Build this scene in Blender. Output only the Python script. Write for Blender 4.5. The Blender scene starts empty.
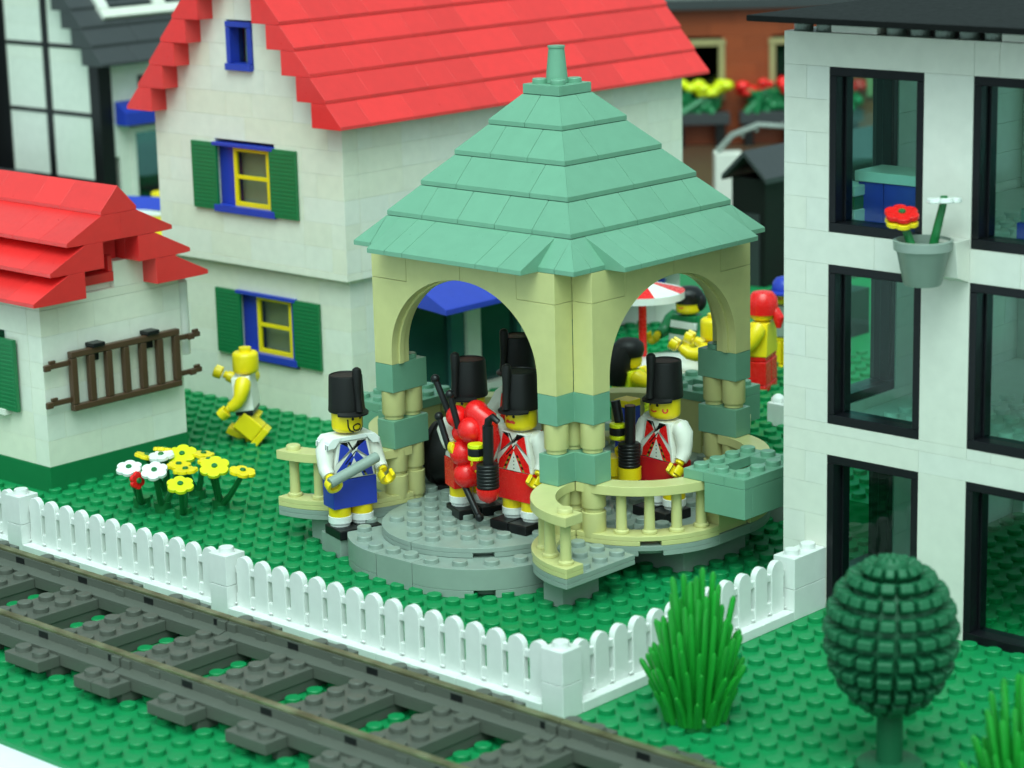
import bpy, bmesh, math, random
from mathutils import Vector, Matrix
random.seed(7)
R = math.radians
PI = math.pi
scene = bpy.context.scene
COL = scene.collection

# ---------------------------------------------------------------- camera
# one unit is the pitch of the round studs on the model ground (8 mm)
cam_d = bpy.data.cameras.new('camera')
cam = bpy.data.objects.new('camera', cam_d)
COL.objects.link(cam)
rx = Vector((0.73620, 0.67633, -0.02409))
ry = Vector((0.14089, -0.18799, -0.97201))
rz = Vector((-0.66193, 0.71221, -0.23369))
M = Matrix.Identity(4)
for i in range(3):
    M[i][0] = rx[i]; M[i][1] = -ry[i]; M[i][2] = -rz[i]
M.translation = Vector((50.438, -56.392, 29.8165))
cam.matrix_world = M
cam_d.sensor_width = 36.0
cam_d.lens = 36.0 * 2412.07 / 1024.0
cam_d.clip_start = 1.0
cam_d.clip_end = 3000.0
cam_d.dof.use_dof = True
cam_d.dof.focus_distance = 97.0
cam_d.dof.aperture_fstop = 0.18
scene.camera = cam

# ---------------------------------------------------------------- light
SUN_EL, SUN_AZ = 60.0, 142.0           # azimuth measured clockwise from +Y
world = bpy.data.worlds.new('World')
scene.world = world
world.use_nodes = True
wn = world.node_tree
wn.nodes.clear()
w_out = wn.nodes.new('ShaderNodeOutputWorld')
w_bg = wn.nodes.new('ShaderNodeBackground')
w_sky = wn.nodes.new('ShaderNodeTexSky')
w_sky.sky_type = 'NISHITA'
w_sky.sun_disc = False
w_sky.sun_elevation = R(SUN_EL)
w_sky.sun_rotation = R(SUN_AZ)
w_sky.air_density = 1.0
w_sky.dust_density = 5.0
w_hsv = wn.nodes.new('ShaderNodeHueSaturation')
w_hsv.inputs['Saturation'].default_value = 0.12
w_mul = wn.nodes.new('ShaderNodeMix')
w_mul.data_type = 'RGBA'; w_mul.blend_type = 'MULTIPLY'
w_mul.inputs[0].default_value = 1.0
w_mul.inputs[7].default_value = (0.71, 1.0, 0.97, 1.0)
wn.links.new(w_sky.outputs[0], w_hsv.inputs['Color'])
wn.links.new(w_hsv.outputs[0], w_mul.inputs[6])
wn.links.new(w_mul.outputs[2], w_bg.inputs[0])
w_bg.inputs[1].default_value = 0.15
wn.links.new(w_bg.outputs[0], w_out.inputs[0])
sun_d = bpy.data.lights.new('sun', 'SUN')
sun_d.energy = 1.3
sun_d.angle = R(50.0)
sun_d.color = (0.77, 1.0, 0.89)
sun = bpy.data.objects.new('sun', sun_d)
COL.objects.link(sun)
az, el = R(SUN_AZ), R(SUN_EL)
sdir = Vector((math.sin(az) * math.cos(el), math.cos(az) * math.cos(el), math.sin(el)))
sun.rotation_euler = sdir.to_track_quat('Z', 'Y').to_euler()
sun.location = sdir * 200
scene.view_settings.view_transform = 'Standard'
scene.view_settings.look = 'None'
scene.view_settings.exposure = 0.26
scene.view_settings.gamma = 1.0
scene.view_settings.use_curve_mapping = False
scene.render.engine = 'CYCLES'
scene.cycles.max_bounces = 8
scene.cycles.transparent_max_bounces = 16

# ---------------------------------------------------------------- materials
MATS = {}
def plastic(name, col, rough=0.32, var=0.0, hue=0.0, bump=0.02, spec=0.5, dust=0.0):
    """moulded plastic: slight brick-to-brick tone, faint scuffs in the gloss"""
    m = bpy.data.materials.new(name)
    m.use_nodes = True
    nt = m.node_tree
    b = nt.nodes['Principled BSDF']
    b.inputs['Roughness'].default_value = rough
    b.inputs['Specular IOR Level'].default_value = spec
    geo = nt.nodes.new('ShaderNodeNewGeometry')
    tc = nt.nodes.new('ShaderNodeTexCoord')
    nz = nt.nodes.new('ShaderNodeTexNoise')
    nz.inputs['Scale'].default_value = 1.7
    nz.inputs['Detail'].default_value = 5.0
    nt.links.new(tc.outputs['Object'], nz.inputs['Vector'])
    hs = nt.nodes.new('ShaderNodeHueSaturation')
    hs.inputs['Color'].default_value = (*col, 1)
    mr = nt.nodes.new('ShaderNodeMapRange')
    mr.inputs['To Min'].default_value = 1.0 - var
    mr.inputs['To Max'].default_value = 1.0 + var * 0.55
    nt.links.new(geo.outputs['Random Per Island'], mr.inputs['Value'])
    nt.links.new(mr.outputs[0], hs.inputs['Value'])
    if hue:
        mh = nt.nodes.new('ShaderNodeMapRange')
        mh.inputs['To Min'].default_value = 1.0 - hue
        mh.inputs['To Max'].default_value = 1.0 + hue
        ma = nt.nodes.new('ShaderNodeMath'); ma.operation = 'MULTIPLY'
        ma.inputs[1].default_value = 7.31
        mf = nt.nodes.new('ShaderNodeMath'); mf.operation = 'FRACT'
        nt.links.new(geo.outputs['Random Per Island'], ma.inputs[0])
        nt.links.new(ma.outputs[0], mf.inputs[0])
        nt.links.new(mf.outputs[0], mh.inputs['Value'])
        nt.links.new(mh.outputs[0], hs.inputs['Saturation'])
    mx = nt.nodes.new('ShaderNodeMix'); mx.data_type = 'RGBA'; mx.blend_type = 'MULTIPLY'
    mx.inputs[0].default_value = 1.0
    mr2 = nt.nodes.new('ShaderNodeMapRange')
    mr2.inputs['From Min'].default_value = 0.3; mr2.inputs['From Max'].default_value = 0.7
    mr2.inputs['To Min'].default_value = 0.95 - dust; mr2.inputs['To Max'].default_value = 1.02
    nt.links.new(nz.outputs['Fac'], mr2.inputs['Value'])
    cb = nt.nodes.new('ShaderNodeCombineColor')
    for k in range(3):
        nt.links.new(mr2.outputs[0], cb.inputs[k])
    nt.links.new(hs.outputs[0], mx.inputs[6])
    nt.links.new(cb.outputs[0], mx.inputs[7])
    nt.links.new(mx.outputs[2], b.inputs['Base Color'])
    nr = nt.nodes.new('ShaderNodeMapRange')
    nr.inputs['To Min'].default_value = rough - 0.08
    nr.inputs['To Max'].default_value = rough + 0.12
    nz2 = nt.nodes.new('ShaderNodeTexNoise')
    nz2.inputs['Scale'].default_value = 5.0; nz2.inputs['Detail'].default_value = 6.0
    nt.links.new(tc.outputs['Object'], nz2.inputs['Vector'])
    nt.links.new(nz2.outputs['Fac'], nr.inputs['Value'])
    nt.links.new(nr.outputs[0], b.inputs['Roughness'])
    if bump:
        bp = nt.nodes.new('ShaderNodeBump')
        bp.inputs['Strength'].default_value = bump * 4
        bp.inputs['Distance'].default_value = 0.02
        nt.links.new(nz2.outputs['Fac'], bp.inputs['Height'])
        nt.links.new(bp.outputs[0], b.inputs['Normal'])
    MATS[name] = m
    return m

WHITE = plastic('white_plastic', (0.77, 0.75, 0.68), 0.3, 0.02, 0.18)
OLDWHITE = plastic('aged_white_plastic', (0.83, 0.80, 0.69), 0.35, 0.025, 0.28)
FENCEW = plastic('fence_white_plastic', (0.76, 0.76, 0.74), 0.3, 0.015)
TAN = plastic('tan_plastic', (0.62, 0.58, 0.25), 0.33, 0.03)
SAND = plastic('sand_green_plastic', (0.165, 0.36, 0.245), 0.3, 0.05)
RED = plastic('red_plastic', (0.84, 0.03, 0.03), 0.30, 0.12, 0, 0.0, 0.75)
REDF = plastic('bright_red_plastic', (0.88, 0.012, 0.012), 0.25, 0.02)
DKRED = plastic('kilt_red_plastic', (0.60, 0.012, 0.02), 0.33, 0.0)
GREEN = plastic('ground_green_plastic', (0.004, 0.235, 0.072), 0.42, 0.0, 0, 0.02, 0.38)
GREENB = plastic('shutter_green_plastic', (0.008, 0.17, 0.055), 0.32, 0.0)
LEAF = plastic('bush_green_plastic', (0.012, 0.30, 0.028), 0.3, 0.2)
TREEG = plastic('tree_green_plastic', (0.008, 0.115, 0.046), 0.5, 0.0, 0, 0.06, 0.4)
STEM = plastic('stem_green_plastic', (0.008, 0.16, 0.04), 0.35, 0.05)
LGREY = plastic('light_grey_plastic', (0.28, 0.34, 0.30), 0.32, 0.04)
DGREY = plastic('dark_grey_plastic', (0.098, 0.104, 0.086), 0.38, 0.06)
BLACK = plastic('black_plastic', (0.008, 0.008, 0.009), 0.34, 0.0, 0, 0.02, 0.35)
BLACKD = plastic('dusty_black_plastic', (0.0085, 0.008, 0.008), 0.45, 0.0, 0, 0.02, 0.3)
FRAME = plastic('black_frame_plastic', (0.007, 0.0075, 0.010), 0.3, 0.0, 0, 0.0, 0.3)
ROOFK = plastic('roof_black_plastic', (0.007, 0.0075, 0.0075), 0.55, 0.1, 0, 0.03, 0.08)
YEL = plastic('yellow_plastic', (0.92, 0.68, 0.008), 0.3, 0.0)
LIME = plastic('lime_plastic', (0.72, 0.76, 0.01), 0.3, 0.0)
BLUE = plastic('blue_plastic', (0.022, 0.05, 0.44), 0.3, 0.03)
BROWN = plastic('brown_plastic', (0.085, 0.042, 0.022), 0.38, 0.03)
BRICKR = plastic('brick_brown_plastic', (0.30, 0.055, 0.014), 0.4, 0.12)
PURE = plastic('petal_white_plastic', (0.86, 0.87, 0.84), 0.3, 0.0)
GREYROOF = plastic('grey_roof_plastic', (0.23, 0.25, 0.225), 0.4, 0.05)
DKSAND = plastic('charcoal_plastic', (0.045, 0.048, 0.052), 0.4, 0.06)
DTAN = plastic('dark_tan_plastic', (0.36, 0.30, 0.14), 0.4, 0.0)
OLIVE = plastic('olive_plastic', (0.28, 0.25, 0.03), 0.35, 0.0)
TABLE = plastic('white_table', (0.80, 0.80, 0.86), 0.55, 0.0)
FLOORM = plastic('hall_floor', (0.10, 0.10, 0.09), 0.6, 0.0)

def metal(name, col, rough):
    m = bpy.data.materials.new(name); m.use_nodes = True
    nt = m.node_tree; b = nt.nodes['Principled BSDF']
    b.inputs['Metallic'].default_value = 0.85
    tc = nt.nodes.new('ShaderNodeTexCoord')
    nz = nt.nodes.new('ShaderNodeTexNoise'); nz.inputs['Scale'].default_value = 0.8
    nz.inputs['Detail'].default_value = 6
    cr = nt.nodes.new('ShaderNodeValToRGB')
    cr.color_ramp.elements[0].position = 0.35; cr.color_ramp.elements[1].position = 0.7
    cr.color_ramp.elements[0].color = (col[0] * .45, col[1] * .4, col[2] * .35, 1)
    cr.color_ramp.elements[1].color = (*col, 1)
    nt.links.new(tc.outputs['Object'], nz.inputs['Vector'])
    nt.links.new(nz.outputs['Fac'], cr.inputs[0])
    nt.links.new(cr.outputs[0], b.inputs['Base Color'])
    b.inputs['Roughness'].default_value = rough
    return m
RAILM = metal('worn_rail_metal', (0.50, 0.50, 0.30), 0.4)

def glass(name, tint, gloss):
    m = bpy.data.materials.new(name); m.use_nodes = True
    nt = m.node_tree; nt.nodes.clear()
    o = nt.nodes.new('ShaderNodeOutputMaterial')
    tr = nt.nodes.new('ShaderNodeBsdfTransparent'); tr.inputs[0].default_value = (*tint, 1)
    gl = nt.nodes.new('ShaderNodeBsdfGlossy'); gl.inputs['Roughness'].default_value = 0.04
    gl.inputs['Color'].default_value = (0.85, 1.0, 0.95, 1)
    fr = nt.nodes.new('ShaderNodeFresnel'); fr.inputs['IOR'].default_value = gloss
    mx = nt.nodes.new('ShaderNodeMixShader')
    ge = nt.nodes.new('ShaderNodeNewGeometry')
    inv = nt.nodes.new('ShaderNodeMath'); inv.operation = 'SUBTRACT'; inv.inputs[0].default_value = 1.0
    mu = nt.nodes.new('ShaderNodeMath'); mu.operation = 'MULTIPLY'      # only the outer face mirrors
    nt.links.new(ge.outputs['Backfacing'], inv.inputs[1])
    nt.links.new(fr.outputs[0], mu.inputs[0]); nt.links.new(inv.outputs[0], mu.inputs[1])
    nt.links.new(mu.outputs[0], mx.inputs[0])
    nt.links.new(tr.outputs[0], mx.inputs[1]); nt.links.new(gl.outputs[0], mx.inputs[2])
    nt.links.new(mx.outputs[0], o.inputs[0])
    return m
GLASS = glass('teal_glass', (0.74, 0.96, 0.92), 1.42)
TEALP = plastic('dark_teal_glass', (0.018, 0.06, 0.056), 0.12, 0.0, 0, 0.0, 0.6)
TEALL = plastic('pale_teal_glass', (0.05, 0.16, 0.15), 0.15, 0.0, 0, 0.0, 0.6)
GLASSD = glass('smoky_glass', (0.22, 0.34, 0.32), 1.45)
GLASSC = glass('clear_glass', (0.70, 0.74, 0.66), 1.35)

# ---------------------------------------------------------------- mesh builder
class MB:
    def __init__(s):
        s.v = []; s.f = []; s.mi = []; s.mats = []; s.cur = 0; s.m = Matrix.Identity(4)
    def mat(s, m):
        if m not in s.mats: s.mats.append(m)
        s.cur = s.mats.index(m); return s
    def add(s, vs, fs):
        b = len(s.v)
        s.v += [tuple(s.m @ Vector(p)) for p in vs]
        for f in fs:
            s.f.append([b + i for i in f]); s.mi.append(s.cur)
        return s
    def box(s, x0, x1, y0, y1, z0, z1):
        vs = [(x0, y0, z0), (x1, y0, z0), (x1, y1, z0), (x0, y1, z0), (x0, y0, z1), (x1, y0, z1), (x1, y1, z1), (x0, y1, z1)]
        return s.add(vs, [(0, 3, 2, 1), (4, 5, 6, 7), (0, 1, 5, 4), (1, 2, 6, 5), (2, 3, 7, 6), (3, 0, 4, 7)])
    def prism(s, pts, axis, a0, a1):
        """pts: 2D outline; axis 'x' -> (a, p, q), 'y' -> (p, a, q), 'z' -> (p, q, a)"""
        n = len(pts)
        area = sum(pts[i][0] * pts[(i + 1) % n][1] - pts[(i + 1) % n][0] * pts[i][1] for i in range(n))
        if area < 0: pts = pts[::-1]
        def P(p, a):
            return {'x': (a, p[0], p[1]), 'y': (p[0], a, p[1]), 'z': (p[0], p[1], a)}[axis]
        vs = [P(p, a0) for p in pts] + [P(p, a1) for p in pts]
        fs = [tuple(range(n - 1, -1, -1)), tuple(range(n, 2 * n))]
        fs += [(i, (i + 1) % n, n + (i + 1) % n, n + i) for i in range(n)]
        if axis == 'y': fs = [f[::-1] for f in fs]
        return s.add(vs, fs)
    def lathe(s, prof, n=20, cx=0, cy=0):
        """prof: list of (r, z) bottom to top; closed with caps"""
        vs = []; fs = []
        for r, z in prof:
            for k in range(n):
                a = 2 * PI * k / n
                vs.append((cx + r * math.cos(a), cy + r * math.sin(a), z))
        for i in range(len(prof) - 1):
            for k in range(n):
                k2 = (k + 1) % n
                fs.append((i * n + k, i * n + k2, (i + 1) * n + k2, (i + 1) * n + k))
        fs.append(tuple(range(n - 1, -1, -1)))
        l = (len(prof) - 1) * n
        fs.append(tuple(range(l, l + n)))
        return s.add(vs, fs)
    def cyl(s, cx, cy, z0, z1, r, n=20, ch=0.0):
        if ch: return s.lathe([(r, z0), (r, z1 - ch), (r - ch, z1)], n, cx, cy)
        return s.lathe([(r, z0), (r, z1)], n, cx, cy)
    def stud(s, cx, cy, z, n=16):
        return s.lathe([(0.3, z - 0.03), (0.3, z + 0.175), (0.27, z + 0.205)], n, cx, cy)
    def tube(s, pts, rads, n=10, cap=True):
        pts = [Vector(p) for p in pts]
        if not isinstance(rads, (list, tuple)): rads = [rads] * len(pts)
        vs = []; fs = []
        t0 = (pts[1] - pts[0]).normalized()
        ref = Vector((0, 0, 1)) if abs(t0.z) < 0.9 else Vector((1, 0, 0))
        u = t0.cross(ref).normalized()
        for i, p in enumerate(pts):
            if i == 0: t = t0
            elif i == len(pts) - 1: t = (pts[i] - pts[i - 1]).normalized()
            else: t = ((pts[i + 1] - p).normalized() + (p - pts[i - 1]).normalized()).normalized()
            u = (u - t * u.dot(t)).normalized()
            w = t.cross(u)
            for k in range(n):
                a = 2 * PI * k / n
                vs.append(p + (u * math.cos(a) + w * math.sin(a)) * rads[i])
        for i in range(len(pts) - 1):
            for k in range(n):
                k2 = (k + 1) % n
                fs.append((i * n + k, i * n + k2, (i + 1) * n + k2, (i + 1) * n + k))
        if cap:
            fs.append(tuple(range(n - 1, -1, -1)))
            l = (len(pts) - 1) * n
            fs.append(tuple(range(l, l + n)))
        return s.add(vs, fs)
    def ball(s, c, r, n=16, m=10, sc=(1, 1, 1)):
        vs = [(c[0], c[1], c[2] - r * sc[2])]; fs = []
        for i in range(1, m):
            a = -PI / 2 + PI * i / m
            for k in range(n):
                b = 2 * PI * k / n
                vs.append((c[0] + r * sc[0] * math.cos(a) * math.cos(b), c[1] + r * sc[1] * math.cos(a) * math.sin(b), c[2] + r * sc[2] * math.sin(a)))
        vs.append((c[0], c[1], c[2] + r * sc[2]))
        for k in range(n):
            fs.append((0, 1 + (k + 1) % n, 1 + k))
        for i in range(m - 2):
            for k in range(n):
                a = 1 + i * n
                fs.append((a + k, a + (k + 1) % n, a + n + (k + 1) % n, a + n + k))
        a = 1 + (m - 2) * n; top = len(vs) - 1
        for k in range(n): fs.append((a + k, a + (k + 1) % n, top))
        return s.add(vs, fs)
    def sector(s, cx, cy, r0, r1, a0, a1, z0, z1, n=20):
        """ring sector (r0=0: pie)"""
        out = [(cx + r1 * math.cos(R(a0 + (a1 - a0) * i / n)), cy + r1 * math.sin(R(a0 + (a1 - a0) * i / n))) for i in range(n + 1)]
        if r0 <= 0: return s.prism([(cx, cy)] + out, 'z', z0, z1)
        inn = [(cx + r0 * math.cos(R(a0 + (a1 - a0) * i / n)), cy + r0 * math.sin(R(a0 + (a1 - a0) * i / n))) for i in range(n + 1)]
        N = n + 1
        vs = [(*p, z0) for p in out] + [(*p, z0) for p in inn] + [(*p, z1) for p in out] + [(*p, z1) for p in inn]
        fs = []
        for i in range(n):
            fs += [(i, i + 1, 2 * N + i + 1, 2 * N + i), (N + i + 1, N + i, 3 * N + i, 3 * N + i + 1),
                   (2 * N + i, 2 * N + i + 1, 3 * N + i + 1, 3 * N + i), (N + i, N + i + 1, i + 1, i)]
        fs += [(0, 2 * N, 3 * N, N), (n, N + n, 3 * N + n, 2 * N + n)]
        if a1 < a0: fs = [f[::-1] for f in fs]
        return s.add(vs, fs)
    def build(s, name, mat=None, parent=None, bevel=0.0, seg=1, ang=38, label=None):
        me = bpy.data.meshes.new(name)
        me.from_pydata(s.v, [], s.f)
        mats = s.mats if s.mats else [mat]
        for m in mats: me.materials.append(m)
        if s.mats:
            me.polygons.foreach_set('material_index', s.mi)
        bm = bmesh.new(); bm.from_mesh(me)
        bmesh.ops.recalc_face_normals(bm, faces=bm.faces)
        for f in bm.faces: f.smooth = True
        for e in bm.edges:
            if len(e.link_faces) == 2 and e.calc_face_angle(0) > R(ang): e.smooth = False
        bm.to_mesh(me); bm.free()
        o = bpy.data.objects.new(name, me)
        COL.objects.link(o)
        if parent: o.parent = parent
        if bevel:
            md = o.modifiers.new('bevel', 'BEVEL')
            md.width = bevel; md.segments = seg; md.limit_method = 'ANGLE'; md.angle_limit = R(ang)
            md.harden_normals = True
        if label: o['label'] = label
        return o

def tag(o, label, cat, group=None, kind=None):
    o['label'] = label
    if cat: o['category'] = cat
    if group: o['group'] = group
    if kind: o['kind'] = kind
    return o
def empty(name, loc=(0, 0, 0), rz=0.0, label=None, cat=None, group=None):
    o = bpy.data.objects.new(name, None); COL.objects.link(o)
    o.location = loc; o.rotation_euler = (0, 0, rz); o.empty_display_size = 0.2
    if label: tag(o, label, cat, group)
    return o
def copy_tree(o, parent=None):
    c = o.copy(); COL.objects.link(c); c.parent = parent
    for ch in list(o.children): copy_tree(ch, c)
    return c

def bricks(mb, axis, a0, a1, d0, d1, z0, rows, h=1.2, holes=(), lens=(2, 3, 4, 4, 6), gap=0.004, clip=None):
    """running-bond wall. axis 'x': wall runs along x, depth d in y. holes: (a0,a1,z0,z1)"""
    for r in range(rows):
        zb, zt = z0 + r * h, z0 + (r + 1) * h
        lo, hi = a0, a1
        if clip:
            lo, hi = clip(zb, zt)
            if hi - lo < 0.3: continue
        spans = [(lo, hi)]
        for (p, q, u, w) in holes:
            if w > zb + 0.05 and u < zt - 0.05:
                ns = []
                for (s0, s1) in spans:
                    if q <= s0 or p >= s1: ns.append((s0, s1)); continue
                    if p > s0: ns.append((s0, p))
                    if q < s1: ns.append((q, s1))
                spans = ns
        for (s0, s1) in spans:
            x = s0
            first = True
            while x < s1 - 0.01:
                L = random.choice(lens)
                if first and r % 2: L = random.choice((1, 2, 3))
                first = False
                e = min(x + L, s1)
                if s1 - e < 0.8: e = s1
                g = gap
                if axis == 'x': mb.box(x + g, e - g, d0, d1, zb + g * .7, zt - g * .7)
                else: mb.box(d0, d1, x + g, e - g, zb + g * .7, zt - g * .7)
                x = e

# ================================================================ ground
g = MB()
g.box(-110, 34, -13.0, 130, -0.16, 0.0)
def studs(mb, x0, x1, y0, y1, z, skip=(), n=12):
    for i in range(x0, x1):
        for j in range(y0, y1):
            x, y = i + .6, j + .5
            if any(a < x < b and c < y < d for a, b, c, d in skip): continue
            mb.stud(x, y, z, n)
studs(g, -34, -27, 30, 38, 0.0)
studs(g, -52, 24, -13, 30, 0.0, skip=[(-70, -36.6, 6.3, 14.5), (-47, -34, 23.2, 60), (-20.6, -9.4, 11.4, 22.3)])
ground = g.build('ground', GREEN)
tag(ground, 'green studded ground plate the whole model town stands on', None, kind='structure')
p = MB()
p.box(-27, -2.4, 29.0, 37.999, 0.004, 1.6)
p.box(-33.9, -2.4, 38.0, 62, 0.004, 1.6)
p.box(-10.6, -2.4, 22.95, 28.999, 0.004, 1.6)
studs(p, -27, -3, 29, 38, 1.6, n=10)
studs(p, -34, -3, 38, 46, 1.6, n=10)
p.box(-12.55, -10.601, 26.1, 28.998, 0.004, 1.599)
studs(p, -11, -3, 23, 29, 1.6, n=12)
studs(p, -13, -11, 27, 29, 1.6, n=12)
pl = p.build('terrace', GREEN, bevel=0.02)
tag(pl, 'raised green studded terrace behind the bandstand', None, kind='structure')
t = MB(); t.box(-105, -36, 66, 122, .004, .12)
sq = t.build('paving', BROWN); tag(sq, 'dark brown paving in front of the brick building', None, kind='structure')
t = MB(); t.box(-200, 80, -60, 240, -2.2, -0.17)
tb = t.build('table', TABLE)
tag(tb, 'white exhibition table under the model ground', None, kind='structure')
t = MB(); t.box(-1500, 900, -900, 1500, -100.4, -100)
fl = t.build('floor', FLOORM); tag(fl, 'hall floor below the table', None, kind='structure')

# ================================================================ railway
def track(x0, idx, label):
    t = empty('railway_track', (x0, -5.0, 0.0), 0, label, 'railway track', 'railway track sections in a line')
    for sy in (-1, 1):
        yc = sy * 2.42
        m = MB()
        m.mat(DGREY)
        m.box(0.02, 15.98, yc - .17, yc + .17, .80, 1.30)
        m.prism([(yc - .62, .8), (yc + .62, .8), (yc + .62, .9), (yc + .18, .98), (yc - .18, .98), (yc - .62, .9)], 'x', .03, 15.97)
        m.box(0.0, 16.0, yc - .62, yc + .62, .42, .80)
        for k in range(4):     # shallow clips along the web
            for s2 in (-1, 1):
                m.box(k * 4 + 1.55, k * 4 + 2.05, yc + s2 * .20 - .04, yc + s2 * .20 + .04, .95, 1.22)
        for xe in (0.0, 15.45):
            for s2 in (-1, 1):
                m.box(xe + .05, xe + .5, yc + s2 * .22 - .06, yc + s2 * .22 + .06, .84, 1.27)
        m.mat(BLACK)
        for k in range(4):
            for s2 in (-1, 1):
                m.box(k * 4 + 3.2, k * 4 + 3.75, yc + s2 * .175 - .012, yc + s2 * .175 + .012, 1.0, 1.24)
        rail = m.build('rail', DGREY, t, bevel=.025)
        h = MB(); h.box(0.01, 15.99, yc - .145, yc + .145, 1.295, 1.42)
        h.build('rail_head', RAILM, rail, bevel=.03)
    for k in range(5):
        a, b = k * 4 - 1, k * 4 + 1
        a, b = max(a, 0.0), min(b, 16.0)
        m = MB()
        m.box(a + .012, b - .012, -4.0, -3.05, .40, .80)
        m.box(a + .012, b - .012, -1.79, 1.79, .40, .80)
        m.box(a + .012, b - .012, 3.05, 4.0, .40, .80)
        m.box(a + .06, b - .06, -3.4, 3.4, .02, .395)
        for sx in range(int(round(b - a))):
            for yy in (-3.5, -1.5, -.5, .5, 1.5, 3.5):
                m.stud(a + .5 + sx, yy, .8, 14)
        m.build('sleeper', DGREY, t, bevel=.03)
    return t
track(-45.75, 0, 'dark grey railway track section running past the cottage at the far left end')
track(-29.75, 1, 'dark grey railway track section between the two joints, beside the long picket fence')
track(-13.75, 2, 'dark grey railway track section nearest the corner of the picket fence')
track(2.25, 3, 'short visible end of grey railway track at the bottom edge below the spiky bush')

# ================================================================ picket fences
def panel_mesh():
    m = MB()
    m.box(0.01, 3.99, 0.0, 1.0, 0.0, .38)
    f0, f1 = .40, .66
    for k in range(4):
        c = k + .5
        pts = [(c - .37, .30), (c + .37, .30), (c + .37, 2.0)]
        for i in range(1, 12):
            a = PI * i / 12
            pts.append((c + .37 * math.cos(a), 2.0 + .39 * math.sin(a)))
        pts.append((c - .37, 2.0))
        m.prism(pts, 'y', f0, f1)
    # low plinth and two cross rails seen through the gaps
    m.box(0.012, 3.988, f0 + .04, f1 - .04, .36, .86)
    m.box(0.012, 3.988, f0 + .05, f1 - .05, 1.68, 1.96)
    for k in range(5):
        m.box(max(k - .1, .012), min(k + .1, 3.988), f0 - .06, f0 + .03, .46, .52)
    return m
def post_mesh(w=1, d=1):
    m = MB()
    m.box(.012, w - .012, .012, d - .012, .0, 1.193)
    m.box(.012, w - .012, .012, d - .012, 1.207, 2.4)
    for i in range(w):
        for j in range(d): m.stud(i + .5, j + .5, 2.4, 20)
    return m
fr = empty('picket_fence', (0, 0, 0), 0, 'long white picket fence with square posts along the railway track', 'fence')
pm = panel_mesh().build('fence_panel', FENCEW, fr, bevel=.035, seg=2)
xs = [-5, -9, -13, -17, -22, -26, -30, -35, -39, -43]
pm.location = (xs[0], 0, 0)
for x in xs[1:]:
    c = pm.copy(); COL.objects.link(c); c.location = (x, 0, 0)
po = post_mesh().build('fence_post', FENCEW, fr, bevel=.03, seg=2)
po.location = (-1, 0, 0)
for x in (-18, -31):
    c = po.copy(); COL.objects.link(c); c.location = (x, 0, 0)
fs = empty('picket_fence', (0, 1, 0), 0, 'short white picket fence side running from the corner post to the white building', 'fence')
for k in range(3):
    c = pm.copy(); COL.objects.link(c); c.parent = fs
    c.rotation_euler = (0, 0, PI / 2); c.location = (0, k * 4, 0)
eb = post_mesh(1, 2).build('fence_post', FENCEW, fs, bevel=.03, seg=2)
eb.location = (-1, 12, 0)
fix = [(-22, -18 + 0)]
# panels: three between the left and middle posts
# ================================================================ bandstand
GX, GY = -14.66, 16.77
bs = empty('bandstand', (GX, GY, 0), 0, 'square tan and sand green bandstand with arches and a stepped pyramid roof', 'bandstand')
m = MB()
m.box(-5, 5, -4.6, 4.6, .01, 1.19)
for s in (-1, 1):
    m.box(5.01 if s > 0 else -8, 8 if s > 0 else -5.01, -2, 2, .01, 1.19)
    m.box(6 if s > 0 else -7, 7 if s > 0 else -6, -8.1, -6, .01, 1.19)
    m.box(6 if s > 0 else -7, 7 if s > 0 else -6, 6, 8, .01, 1.19)
m.box(-2, 2, 4.61, 8, .01, 1.19)
m.build('foundation', LGREY, bs, bevel=.02)
# platform plates
m = MB()
z0, z1 = 1.2, 1.6
m.box(-5, 5, -5, 5, z0, z1); m.box(-3.98, 3.98, -5.19, -5.002, z0, z1)
def inside_floor(x, y):
    return (abs(x) < 5 and abs(y) < 5) or (abs(x) < 4 and -6 < y < 0)
def quarter_plate(mm, cx, cy, a0, r=4.0, zb=1.2, zt=1.6):
    mm.sector(cx, cy, 0, r, a0, a0 + 38, zb, zb + .2, 10)
    mm.sector(cx, cy, 0, r - .35, a0 + 38, a0 + 52, zb, zb + .2, 4)
    mm.sector(cx, cy, 0, r, a0 + 52, a0 + 90, zb, zb + .2, 10)
    mm.sector(cx, cy, 0, r, a0, a0 + 90, zb + .2, zt, 24)
    for i in range(4):
        for j in range(4):
            for sx in (1, -1):
                for sy in (1, -1):
                    x, y = sx * (i + .5), sy * (j + .5)
                    d = math.hypot(x, y); an = math.degrees(math.atan2(y, x)) % 360
                    if d < r - .75 and (an - a0) % 360 < 90: mm.stud(cx + x, cy + y, zt, 16)
for i in range(-6, 6):
    for j in range(-6, 6):
        if inside_floor(i + .5, j + .5) and not (abs(i + .5) > 4 and abs(j + .5) > 4): m.stud(i + .5, j + .5, z1, 16)
m.build('platform', LGREY, bs, bevel=.02)
wings = MB()
for s in (-1, 1):
    wings.box(5.002 if s > 0 else -9, 9 if s > 0 else -5.002, -.998, .998, z0 + .001, z1 - .002)
    quarter_plate(wings, s * 5, -1, 270 if s > 0 else 180)
    quarter_plate(wings, s * 5, 1, 0 if s > 0 else 90)
wings.box(-.998, .998, 5.002, 9, z0 + .001, z1 - .002)
quarter_plate(wings, 1, 5, 0); quarter_plate(wings, -1, 5, 90)
wings.build('curved_platform', LGREY, bs, bevel=.015)
m = MB()
quarter_plate(m, 8, -5, 180)
m.build('corner_platform', LGREY, bs, bevel=.02)
m = MB(); quarter_plate(m, -8, -5, 270)
for s in (-1, 1):
    for i in range(3):
        pass
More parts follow.
